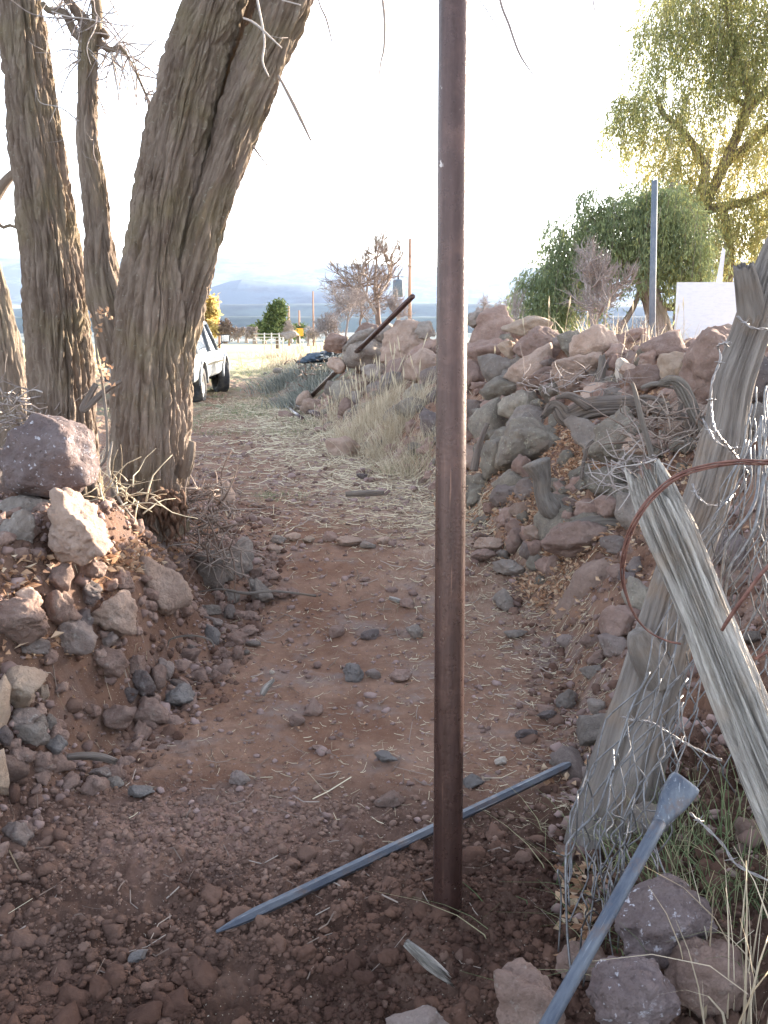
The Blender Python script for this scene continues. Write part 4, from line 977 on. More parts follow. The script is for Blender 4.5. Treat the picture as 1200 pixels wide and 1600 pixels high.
PP = pth([(925,1400,60,-.05),(950,1300,60),(985,1180,56),(1018,1060,50,.03),(1040,980,46,.05),(1068,880,39,.1),(1104,780,36,.14),(1126,700,36,.18),(1135,655,33,.2),(1144,600,33,.21),(1164,545,31,.23),(1180,500,31,.24),(1192,460,28,.26),(1208,410,24,.28),(1232,350,20,.3)], 2.85)
child(rp, 'trunk', wood_trunk('trunk', PP, M_POSTW, 3, 160, .006, 5.5, .009, lobes=.05, cyc=11, holes=((1.2, .45, .12, .3, .012), (4.4, .9, .1, .5, .014), (2.6, .6, .08, .4, .012))))
child(rp, 'sawn_fork', wood_trunk('sawn_fork', pth([(1178,510,24,.23),(1172,470,22,.22),(1166,440,20,.20),(1162,416,17,.19)], 2.85), M_POSTW, 9, 60, .006, 4, .006, .02, 14))
child(rp, 'branch_knob', wood_trunk('branch_knob', pth([(1030,1060,30,-.03),(1010,1020,28,-.06),(1000,995,22,-.07),(996,985,16,-.07)], 2.85), M_POSTW, 12, 50, .006, 4, .004, 0, 12))
lg = empty('split_log', tuple(g_at(1230, 1440, 1.95)), 'silver-grey split timber with deep cracks leaning across the old post at the right edge', 'log')
LP = pth([(1312,1480,58,-.42),(1268,1370,57,-.36),(1218,1250,56,-.28),(1161,1110,54,-.18),(1100,960,50,-.08),(1055,850,51,0),(1025,780,46,.05),(1012,748,39,.07)], 2.48)
child(lg, 'timber', wood_trunk('timber', LP, M_WEATH, 21, 260, .005, 5.0, .019, .085, 13, .8, .014, holes=((2.2, .75, .16, .55, .022), (3.3, .9, .10, .6, .016), (1.2, .5, .12, .5, .014), (4.1, .6, .1, .6, .014), (5.2,.8,.12,.5,.014), (.2,.7,.12,.5,.014))))
# driftwood and dead sticks in the rubble wall
def dead(name, rows, Y, mat, label, seed, cat='log', groove=4, depth=.012, nth=70, jag=.03, lobes=.08, extra=None):
    P = pth(rows, Y); root = empty(name, tuple(np.array(P[0][:3])), label, cat)
    child(root, 'wood', wood_trunk('wood', P, mat, seed, nth, .012, groove, depth, jag, 10, 1, lobes))
    if extra:
        mb = MB()
        for rw in extra: mb.tube(pth(rw, Y), 8, .02, .2)
        child(root, 'branch', mb.mesh('branch', mat))
    return root
dead('driftwood_log', [(1060,634,14,.05),(1010,636,17),(960,636,17),(920,640,18),(885,652,16),(866,634,10),(848,652,4)], 6.3, M_DEAD, 'long black weathered log lying across the rubble wall', 31,
     extra=[[(920,636,8,-.1),(890,618,6,-.12),(868,622,3,-.12)]])
dead('dead_branch', [(1098,672,12),(1082,640,11),(1066,606,11),(1050,594,9),(1030,600,5)], 5.2, M_DEADL, 'thick broken grey branch propped between the driftwood log and the huge boulder', 32, 'branch',
     extra=[[(1046,600,5),(1020,600,4),(1002,606,3)]])
dead('burnt_branch', [(1090,668,6),(1070,652,7),(1040,650,6),(1020,640,5),(1004,628,3)], 5.4, M_DEAD, 'black curved branch under the thick broken grey one', 33, 'branch', depth=.004, nth=24, jag=.01,
     extra=[[(1060,650,4),(1064,630,4),(1056,608,3),(1040,604,2)], [(1070,655,6),(1072,675,5),(1064,685,4)], [(1050,640,4),(1020,622,4),(1000,620,3)]])
dead('dead_branch', [(1028,760,5),(1018,710,5),(1004,660,5),(992,612,4),(988,598,3)], 4.9, M_DEADL, 'thin upright grey branch leaning on the driftwood log', 34, 'branch', depth=.003, nth=24, jag=.01)
dead('dead_stake', [(936,600,9),(940,580,8),(941,560,6),(941,555,4)], 7.4, M_DEADL, 'short pointed dead stake standing among the crest rocks', 35, 'stake', depth=.006, nth=30, jag=.03)
dead('tree_stump', [(838,722,22),(846,745,15),(848,770,13),(860,795,17),(872,808,10)], 5.75, M_DEADL, 'short gnarled grey stump piece standing on end in the leaf litter', 36, 'stump', 4, .006, 80, .02)
dead('hollow_log', [(986,828,12),(950,820,15),(915,824,15),(890,832,15),(872,836,12)], 5.35, M_DEADL, 'grey hollow log lying over a broad brown rock above the earth bulge', 37, 'log', 4, .007, 80, .02,
     extra=[[(925,828,6,-.08),(905,838,5,-.1),(890,842,3,-.1)]])
dead('dead_stick', [(740,735,7),(746,705,6),(754,680,5),(762,662,4)], 6.4, M_DEAD, 'dark stick leaning on the wall just right of the pipe', 38, 'stick', 3, .003, 24, .01)
dead('dead_stick', [(908,748,3),(912,720,3.4),(918,698,3.2),(927,688,2.4)], 5.7, M_DEAD, 'thin black hooked stick on the wall face above the leaf litter', 39, 'stick', 3, .0015, 16, .01)
dead('rotten_stick', [(106,1183,7),(130,1181,8),(158,1183,8),(182,1190,6)], 3.2, M_DEAD, 'short rotten brown stick lying at the foot of the left bank', 40, 'stick', 3, .004, 30, .01)
dead('splintered_chip', [(634,1472,6),(655,1490,9),(675,1508,11),(698,1526,8)], 2.12, M_WEATH, 'splintered pale wood chip lying in the loose soil below the pipe', 41, 'wood chip', 4, .008, 60, .05)
dead('dead_stick', [(410,1085,5),(416,1074,6),(428,1062,3)], 4.1, M_WEATH, 'small pale forked chip on the lane left of centre', 42, 'stick', 4, .004, 16, .01)
dead('dead_stick', [(540,772,4),(570,771,5),(600,770,4)], 7.2, M_DEADL, 'flat brown piece of board lying in the straw of the lane', 43, 'stick', 3, .003, 20, .01)
dead('dead_stick', [(310,925,1.2),(345,921,2),(385,927,2.6),(430,924,2.2),(494,931,2.6)], 5.2, M_DEADL, 'long pale stick pointing right from the bank corner', 44, 'stick', 3, .002, 16, .01)
dead('curved_root', [(262,1010,1.2),(268,998,1.6),(300,993,1.8),(328,1000,1.5),(335,1012,1)], 4.2, M_DEADL, 'pale arched root on the bank face', 45, 'root', 3, .001, 14, .01)
dead('dead_branch', [(150,600,5),(130,640,6),(165,610,5),(190,595,3)], 5.0, M_DEAD, 'bent dark branch behind the big grey boulder', 46, 'branch', 3, .002, 16, .01)
dead('dead_stick', [(118,760,1.8),(150,735,2),(168,700,2.4),(160,600,2.4),(152,560,2),(148,520,1.4)], 4.9, M_DEADL, 'thin upright dead stem between the two trunks with curled leaves', 47, 'stick', 3, .0006, 10, .01)
dead('dead_stick', [(217,820,1),(196,795,2),(178,765,2.5),(170,730,2.5),(175,690,2)], 4.8, M_WEATH, 'grey dead stem crossing the foot of the big trunk', 48, 'stick', 3, .0006, 10, .01)
dead('dead_stick', [(640,945,2),(620,938,4),(608,934,3)], 5.4, M_WEATH, 'short pale stick resting by a brown pebble', 49, 'stick', 3, .001, 12, .01)
dead('dead_stick', [(452,888,3),(470,880,5),(490,872,3)], 6.0, M_WEATH, 'little pale bent stick on the dirt below the low step', 50, 'stick', 3, .001, 12, .01)
dead('dead_stick', [(500,812,1.5),(560,826,2),(600,830,2),(660,826,2),(700,820,1.2)], 6.9, M_DEADL, 'long thin branch lying across the lane above the low step', 51, 'stick', 3, .0006, 10, .01)
# rotten red hollow
rock(995, 695, 44, 34, 'pink', 'small red rotten wood block under the slanted brown-grey slab', .7, .15, Y=5.5)
# ---------------------------------------------------------------- brush pile (twigs) at the big trunk's foot and behind the boulder
def brush(name, px, py, Y, w, h, n, label, seed, mat=None, th=1.2):
    rnd = np.random.RandomState(seed); c = g_at(px, py, Y); s = pxm(Y, py); root = empty(name, tuple(c), label, 'brush'); mb = MB()
    for k in range(n):
        p = rnd.uniform(-.5, .5, 3)*np.array([w, w*.8, h])*s; v = rnd.normal(size=3)*np.array([1, 1, .6]); v /= np.linalg.norm(v); L = rnd.uniform(.08, .3); q = p.copy(); pts = []
        r0 = s*th*rnd.uniform(.4, 1.6)
        for j in range(5): pts.append([*q, r0*(1-j*.17)]); v = v+rnd.normal(0, .25, 3); v /= np.linalg.norm(v); q = q+v*L/4
        mb.tube(pts, 4, None, rnd.rand())
    mb.build('twig', mat or M_TWIG, root)
brush('twig_pile', 326, 800, 5.35, 70, 90, 120, 'tangle of dead twigs right of the bare tree roots', 81)
brush('twig_pile', 345, 860, 5.3, 60, 50, 50, 'sparse twigs at the corner of the left bank', 82)
brush('twig_pile', 25, 640, 5.6, 130, 70, 90, 'dry twigs behind the big boulder at the left edge', 83, M_TWIGP)
brush('twig_pile', 190, 780, 4.7, 90, 60, 45, 'pale broken twigs between the big boulder and the roots', 84, M_STRAW)
brush('twig_pile', 1040, 668, 5.2, 130, 60, 150, 'heap of dead twigs under the broken grey branch', 85)
brush('twig_pile', 985, 740, 4.9, 90, 60, 70, 'reddish dead twigs behind the leaning split log', 86, M_TWIGP)
brush('twig_pile', 900, 600, 6.8, 180, 30, 60, 'thin dry twigs on the upper wall above the driftwood log', 87, M_TWIGP, .8)
brush('twig_pile', 520, 585, 19, 150, 50, 120, 'grey brush at the far left end of the rubble wall', 88, M_TWIG, 1)
# ---------------------------------------------------------------- wire
def wirepts(rows, Y0=None): return np.array([[*g_at(x, y, Y), r] for x, y, Y, r in rows])
rf = empty('wire_fence', tuple(g_at(1000, 1420, 2.5)), 'crumpled silvery chain-link wire hanging in a tangle from the old post to the ground', 'fence')
rnd = np.random.RandomState(77)
def curtain(path, n, seed, zig, pitch, r=.0022, name='wire', jit=.026, strands=None):
    """chain-link strands along a path of (px,py,Y,halfwidth px); neighbours zigzag in antiphase"""
    rnd = np.random.RandomState(seed); P = np.array(path, float); rows = np.array([[*g_at(a, b, c), d*pxm(c, b)] for a, b, c, d in P]); S_ = spline(rows, .010); C = S_[:, :3]; hw = S_[:, 3]
    s = np.concatenate([[0], np.cumsum(np.linalg.norm(np.diff(C, axis=0), axis=1))]); T = np.gradient(C, axis=0); T /= np.linalg.norm(T, axis=1)[:, None]
    side = np.cross(T, [0, 1., 0]); side /= np.linalg.norm(side, axis=1)[:, None]; out = np.cross(side, T); mb = MB()
    for k in range(n):
        u = (k+.5)/n*2-1; ph = (k % 2)*math.pi; z = (2/math.pi)*np.arcsin(np.sin(s/pitch*math.pi+ph))
        wv = noise(np.stack([s*2.5, s*0+k*.37, s*0+seed], -1)); w2 = noise(np.stack([s*3.5, s*0+k*.8+20, s*0+seed], -1))
        lat = hw*u+z*zig*np.clip(hw/hw.max(), .25, 1)+wv*jit*2; dep = w2*.07+math.cos(u*2+seed)*.04+z*.002
        i0 = rnd.randint(0, max(1, len(s)//7)); i1 = len(s)-rnd.randint(1, max(2, len(s)//6)); X = C+side*lat[:, None]+out*dep[:, None]
        pts = np.column_stack([X, np.full(len(s), r)])[i0:i1:2]; mb.tube(pts, 6, None, rnd.rand())
    return mb
CUR = [([(1190,600,2.75,10),(1188,680,2.7,18),(1172,780,2.7,46),(1160,880,2.75,66),(1140,980,2.8,85),(1120,1090,2.75,90),(1125,1200,2.7,95),(1120,1330,2.65,90)], 11, 1, .028, .085),
       ([(1185,640,2.7,12),(1170,760,2.62,30),(1130,860,2.6,38),(1085,960,2.65,40),(1040,1080,2.55,42),(985,1190,2.5,46),(945,1290,2.4,46),(915,1400,2.3,38),(900,1500,2.2,30)], 9, 2, .018, .13),
       ([(1060,1060,2.5,30),(1030,1150,2.4,50),(1010,1250,2.3,55),(1000,1330,2.3,40)], 6, 3, .022, .09),
       ([(1200,560,2.7,8),(1196,700,2.6,16),(1190,820,2.6,24),(1200,960,2.6,40),(1200,1060,2.6,60)], 6, 4, .02, .08)]
for c_ in CUR: child(rf, 'wire', curtain(*c_).mesh('wire', M_WIRE))
mb = MB()
for k in range(16):     # bent loose ends near the ground
    x, y = rnd.uniform(885, 1010), rnd.uniform(1170, 1340); rows = []; dx = rnd.normal(-4, 12)
    for t in np.linspace(0, 1, 8): rows.append((x+dx*t*3+rnd.normal(0, 7), y+t*rnd.uniform(120, 230), 2.38-.22*t+rnd.normal(0, .03), .0022))
    mb.tube(spline(wirepts(rows), .015), 6, None, rnd.rand())
for rows in [[(1190,650,2.6,.004),(1184,760,2.55,.004),(1172,800,2.5,.004),(1150,830,2.5,.004),(1136,850,2.5,.004),(1130,880,2.5,.004),(1124,930,2.5,.003)],
             [(1196,740,2.55,.004),(1180,820,2.5,.004),(1160,860,2.5,.004),(1140,890,2.5,.004),(1130,960,2.5,.003)],
             [(1015,1050,2.45,.003),(985,1110,2.4,.003),(952,1215,2.35,.003),(930,1270,2.3,.003),(892,1310,2.25,.003),(884,1340,2.2,.003),(886,1450,2.15,.003),(892,1520,2.1,.003)]]:
    mb.tube(spline(wirepts(rows), .015), 8, None, rnd.rand())
child(rf, 'wire_end', mb.mesh('wire_end', M_WIRE))
def barbed(name, rows, label, seed, r=.0018, parent=None):
    P = spline(wirepts(rows), .008); C = P[:, :3]; T, N, B = frames(C); s = np.arange(len(C))*.008; root = empty(name, tuple(C[0]), label, 'barbed wire'); mb = MB()
    for ph in (0, math.pi):
        a = s/.012+ph; X = C+(N*np.cos(a)[:, None]+B*np.sin(a)[:, None])*r*1.1; mb.tube(np.column_stack([X, np.full(len(X), r)]), 6, None, .4)
    child(root, 'strand', mb.mesh('strand', M_BWIRE)); mb = MB(); rnd = np.random.RandomState(seed)
    for i in range(6, len(C)-4, 15):
        for q in (0, 1.2):
            v = N[i]*math.cos(i+q)+B[i]*math.sin(i+q); mb.tube([[*(C[i]-v*.016), .0006], [*(C[i]+T[i]*.002), .0016], [*(C[i]+v*.016), .0006]], 5, None, .6)
        mb.tube([[*(C[i]-T[i]*.004), r*2.3], [*(C[i]+T[i]*.004), r*2.3]], 7)
    child(root, 'barb', mb.mesh('barb', M_BWIRE)); return root
barbed('barbed_wire', [(1170,740,2.95,.002),(1140,700,2.80,.002),(1118,672,2.78,.002),(1112,640,2.84,.002),(1112,600,2.86,.002),(1126,560,2.9,.002),(1122,540,2.9,.002),(1142,535,2.8,.002)], 'loose barbed wire strand snaking up the left side of the old post', 1)
barbed('barbed_wire', [(1098,655,2.9,.002),(1120,690,2.82,.002),(1150,700,2.82,.002),(1178,690,2.84,.002),(1190,650,2.95,.002)], 'barbed wire strand wrapped round the middle of the old post', 2)
barbed('barbed_wire', [(1152,494,2.98,.002),(1175,512,2.9,.002),(1200,514,2.92,.002),(1225,520,3.0,.002)], 'wire wrap round the top of the old post', 3)
barbed('barbed_wire', [(1082,756,2.9,.002),(1090,775,2.84,.002),(1110,790,2.82,.002),(1135,784,2.86,.002),(1148,770,2.95,.002)], 'barbed wire wrap round the old post just above the leaning split log', 4)
barbed('barbed_wire', [(972,1120,2.75,.002),(990,1125,2.6,.002),(1020,1130,2.45,.002),(1060,1155,2.4,.002),(1100,1176,2.35,.002),(1128,1188,2.3,.002)], 'barbed wire strand crossing low in front of the old post to the split log', 5)
barbed('barbed_wire', [(1078,1270,2.2,.002),(1095,1285,2.15,.002),(1130,1320,2.1,.002),(1150,1350,2.05,.002),(1200,1376,2.0,.002)], 'barbed wire strand running right from the blue bar head', 6)
# rusty bundle: several rusty strands bent into a big loop in front of the log
rl = empty('rusty_wire_loop', tuple(g_at(1200, 723, 2.2)), 'thick bundle of dark rusty wire curving in a big loop over the leaning split log', 'wire')
mb = MB(); loop = [(1270,712,2.25),(1200,722,2.2),(1150,722,2.18),(1100,730,2.16),(1056,746,2.15),(1020,776,2.15),(992,815,2.16),(976,860,2.2),(973,905,2.24),(986,950,2.27),(1010,983,2.3),(1040,1000,2.3),(1064,1006,2.32)]
Ls = spline(np.array([[*g_at(*q), .002] for q in loop]), .01); T, N, B = frames(Ls[:, :3]); s = np.arange(len(Ls))*.01
for k in range(5):
    a = s/.09+k*2*math.pi/5; amp = .0048*(1-.75*sst(.55, .85, s/s[-1])); X = Ls[:, :3]+(N*np.cos(a)[:, None]+B*np.sin(a)[:, None])*amp[:, None]; m = len(X) if k < 2 else int(len(X)*rnd.uniform(.55, .8))
    mb.tube(np.column_stack([X, np.full(len(X), .0021)])[:m], 7, None, .3)
child(rl, 'strand', mb.mesh('strand', M_RUSTW))
mb = MB(); mb.tube(spline(wirepts([(1270,820,2.1,.003),(1200,885,2.1,.0045),(1165,930,2.12,.0045),(1140,965,2.15,.005),(1128,985,2.16,.004)]), .02), 8); child(rl, 'strand', mb.mesh('strand', M_RUSTW)); mb = MB(); mb.tube(spline(wirepts([(1260,990,2.3,.004),(1205,1015,2.3,.004),(1180,1030,2.3,.004)]), .02), 8)
child(rl, 'strand', mb.mesh('strand', M_RUSTW))
# ---------------------------------------------------------------- things beyond the wall
def stick(name, rows, mat, label, cat, sides=16, extra=None):
    mb = MB(); mb.tube(np.array([[*g_at(x, y, Y), r] for x, y, Y, r in rows]), sides); o = mb.build(name, mat); tag(o, label, cat); return o
stick('pipe_pole', [(1018,600,11.0,.036),(1020,440,11.0,.034),(1023,282,11.0,.032)], M_PIPEG, 'thin grey steel pipe pole standing beyond the crest in front of the willows', 'pole')
# white board: sheet of painted plywood on a small stake
m = NM('white_board_paint', .7, .3); m.col(m.mix(m.ramp(m.noise(14, 6, .75, co=m.scale((1, 1, 4))), .5, .8), (.60, .59, .62), (.46, .45, .49))); m.bump(m.noise(60, 4, .7, co=m.scale((.1, 1, 1))), .002, .4); M_BOARD = m.m
wb = empty('white_board', tuple(g_at(1110, 600, 9.5)), 'white painted plywood sheet standing upright behind the huge dark boulder', 'board')
c0 = g_at(1058, 441, 9.5); c1 = g_at(1170, 439, 9.5); mb = MB(); mb.box([(c0[0]+c1[0])/2, 9.5, c0[2]-.60], [c1[0]-c0[0], .018, 1.2]); me = mb.mesh('panel', M_BOARD, False); child(wb, 'panel', me)
mb = MB(); cc = g_at(1122, 405, 9.56); mb.add(np.array([[cc[0]-.10, 9.52, cc[2]-.9], [cc[0]+.0, 9.52, cc[2]-.9], [cc[0]+.05, 9.52, cc[2]+.08], [cc[0]+.03, 9.52, cc[2]+.10], [cc[0]-.10, 9.55, cc[2]-.9], [cc[0]+.0, 9.55, cc[2]-.9], [cc[0]+.05, 9.55, cc[2]+.08], [cc[0]+.03, 9.55, cc[2]+.10]]), [[0, 1, 2, 3], [7, 6, 5, 4], [0, 4, 5, 1], [1, 5, 6, 2], [2, 6, 7, 3], [3, 7, 4, 0]])
child(wb, 'brace', mb.mesh('brace', M_BOARD, False))
M_OLDW = wood_mat('old_boards', (.14, .11, .09), (.26, .21, .17), .5)
# small shed corner behind the board
sh = empty('timber_rack', tuple(g_at(1050, 570, 16.5)), 'dark open timber rack partly hidden behind the left side of the white board', 'rack'); mb = MB()
q = g_at(1050, 455, 16.5); mb.box([q[0], 16.5, q[2]], [.9, .1, .06]); q2 = g_at(1045, 480, 16.5); mb.box([q2[0]+.1, 16.6, q2[2]], [.5, .1, .12]); q3 = g_at(1040, 510, 16.5); mb.box([q3[0]+.2, 16.5, q3[2]], [.14, .12, 1.2]); mb.box([q3[0]+.5, 16.5, q3[2]], [.14, .12, 1.4]); child(sh, 'frame', mb.mesh('frame', M_OLDW, False))
# leaning rusty pipe and pipe stubs at the lane edge
PB = hit(481, 624)[1]
stick('leaning_pipe', [(481,624,PB,.042),(560,547,PB-2.6,.038),(645,463,PB-4.8,.034)], M_RUST, 'rusty pipe leaning up over the left end of the rubble wall', 'pipe')
stick('rusty_pipe', [(q_[0], q_[1], hit(*q_)[1]-.06, .05) for q_ in ((455,632),(480,642),(505,652))], M_RUST, 'rusty pipe end on the ground, upper of two, at the leaning pipe', 'pipe')
stick('rusty_pipe', [(q_[0], q_[1], hit(*q_)[1]-.06, .045) for q_ in ((451,638),(462,648),(474,657))], M_RUST, 'short rusty pipe end lying lowest by the grass clump', 'pipe')
# utility poles
M_POLE = wood_mat('utility_pole_wood', (.24, .13, .09), (.40, .25, .18), .2)
def upole(px, pyb, pyt, Y, r, label, arm=0, tank=False):
    b = g_at(px, pyb, Y); t = g_at(px, pyt, Y); root = empty('utility_pole', tuple(b), label, 'utility pole', 'utility poles in the valley side'); H = t[2]-b[2]
    mb = MB(); mb.tube([[0, 0, -1, r], [0, 0, H, r*.7]], 12); mb.build('pole', M_POLE, root)
    if arm: mb = MB(); mb.box([0, 0, H-.4], [arm, .12, .12]); [mb.tube([[x, 0, H-.34, .05], [x, 0, H-.16, .05]], 8) for x in (-arm*.45, arm*.45)]; mb.build('crossarm', M_POLE, root, False)
    if tank: mb = MB(); mb.tube([[-.5, 0, H-2.5, .2], [-.5, 0, H-2.45, .24], [-.5, 0, H-1.8, .24], [-.5, 0, H-1.75, .16]], 16); mb.tube([[-.5, 0, H-1.75, .05], [-.5, 0, H-1.5, .03]], 8); mb.build('transformer', M_PIPEG, root)
upole(640, 515, 372, 45, .085, 'reddish utility pole with a small transformer just left of the pipe', 0, True)
upole(343, 540, 461, 55, .07, 'slim brown utility pole beside the yellow poplar')
upole(452, 535, 478, 70, .09, 'pale thin pole right of the far pine')
upole(468, 535, 485, 95, .12, 'farthest thin pole, right of the pale one')
upole(490, 535, 455, 60, .06, 'thin pole among the bare trees at the left end of the wall')
# power line drops
def cable(a, b, sag, r, label):
    P0 = g_at(*a); P1 = g_at(*b); mb = MB(); t = np.linspace(0, 1, 30)[:, None]; X = P0*(1-t)+P1*t; X[:, 2] -= sag*4*(t*(1-t))[:, 0]; mb.tube(np.column_stack([X, np.full(30, r)]), 6)
    o = mb.build('power_line', M_BWIRE); tag(o, label, 'power line', 'overhead cables')
M_CABB = metal('cable_blue', (.25, .42, .62), .5, 0)
cable((560, 165, 30), (346, 398, 52), .6, .012, 'thin overhead cable slanting down behind the big trunk, upper of the pair')
cable((600, 150, 28), (346, 403, 52), .7, .008, 'thin overhead cable slanting down behind the big trunk, lower of the pair')
# far fence panel (corral gate) and road sign
M_GALV = metal('pale_gate_steel', (.5, .46, .42), .6, .1)
fg = empty('corral_gate', tuple(g_at(432, 545, 48)), 'pale tubular fence panel at the far end of the lane', 'fence'); mb = MB()
for i, pxx in enumerate((413, 424, 436, 442)): a_, b_ = g_at(pxx, 546, 48), g_at(pxx, 520, 48); mb.tube([[*a_, .03], [*b_, .03]], 6)
child(fg, 'post', mb.mesh('post', M_GALV)); mb = MB()
for py_ in (522, 527, 532, 538): a_, b_ = g_at(396, py_, 48), g_at(442, py_, 48); mb.tube([[*a_, .022], [*b_, .022]], 6)
child(fg, 'rail', mb.mesh('rail', M_GALV))
sg = empty('road_sign', tuple(g_at(468, 540, 60)), 'small orange diamond sign on a post beyond the lane', 'sign'); q = g_at(468, 519, 60); mb = MB(); mb.tube([[q[0], 60, q[2]-1.0, .03], [q[0], 60, q[2], .03]], 6); child(sg, 'post', mb.mesh('post', M_GALV))
mb = MB(); mb.box([q[0], 59.95, q[2]], [.45, .02, .45]); me = mb.mesh('plate', metal('sign_orange', (.8, .35, .03), .6, 0), False); child(sg, 'plate', me)
rock(452, 524, 32, 14, 'grey', 'pale grey heap of rock at the far wall end beside the pale pole', .4, Y=40)
# dull blue lump standing in for a bluish sage brush pile
m = NM('sage_heap', .9, .1); m.col(m.mix(m.ramp(m.noise(3, 5), .4, .6), (.05, .07, .10), (.10, .12, .14))); m.bump(m.noise(7, 7, .7), .05, 1); M_SAGEHEAP = m.m
V, F = rock_np(901, 5, .2, .12); c = g_at(500, 556, 19.5); V = V*np.array([.55, .8, .20]); o = link('sage_heap', mesh_np('sage_heap', V, F, M_SAGEHEAP)); o.location = tuple(c); tag(o, 'dull blue sage brush heap at the far left end of the rubble wall', 'sage_heap')
# ---------------------------------------------------------------- old lifted four-wheel-drive truck
m = NM('truck_paint', .38, .5); m.col(m.mix(m.ramp(m.noise(2, 6, .7), .45, .7), (.27, .29, .31), (.20, .195, .185))); M_PAINT = m.m
M_GLASS = metal('dark_glass', (.03, .04, .06), .08, 0); M_TYRE = NM('tyre_rubber', .85, .2); M_TYRE.col(M_TYRE.mix(M_TYRE.ramp(M_TYRE.noise(8, 5), .4, .7), (.045, .045, .05), (.12, .11, .10))); M_TYRE = M_TYRE.m
M_RIM = metal('wheel_rim_grey', (.16, .16, .16), .5, .3); M_BLACK = metal('black_trim', (.03, .03, .033), .6, 0); M_CHROME = metal('chrome', (.6, .6, .6), .15, 1)
TX, TY = -4.50, 20.35; TZ = float(hb(-4.2, 22))-.02
tr = empty('pickup_truck', (TX, TY, TZ), 'old silver-grey lifted truck parked facing away, mostly hidden by the big trunk', 'truck'); HW = .86; WB = 3.45; RW = .385; GZ0 = .50
def arch(y):
    z = GZ0
    for yc in (0, WB):
        d = abs(y-yc)
        if d < .50: z = max(z, .40+math.sqrt(.50**2-d*d))
    return z
def top(y): return np.interp(y, [-.9, -.85, 2.35, 2.45, 3.9, 4.25, 4.36], [.95, 1.06, 1.07, 1.08, 1.02, .96, .80])
def halfw(y): return np.interp(y, [-.9, -.8, 2.4, 4.0, 4.3, 4.36], [.80, HW, HW, HW*.985, .80, .72])
secs = []
for y in np.arange(-.9, 4.37, .03):
    zs, zt, w = arch(y), top(y), halfw(y); zs = min(zs, zt-.08); half = []
    for (fx, z) in [(.93, zs), (.985, max(zs, GZ0+.06)), (1.0, max(zs+.005, .74)), (1.012, max(zs+.01, .80)), (1.0, max(zs+.015, .83)), (.985, max(zs+.02, zt-.10)), (.95, max(zs+.03, zt-.03)), (.86, zt), (.5, zt+.025), (0, zt+.035)]: half.append((fx*w, z))
    ring = [(-x, z) for x, z in half[:-1]]+[(half[-1][0], half[-1][1])]+[(x, z) for x, z in half[:-1][::-1]]+[(.45*w, max(.55, min(zs, .6))), (-.45*w, max(.55, min(zs, .6)))]
    secs.append([(x, y, z) for x, z in ring])
link('body', loft(secs, M_PAINT, 'body', smooth=True), tr)
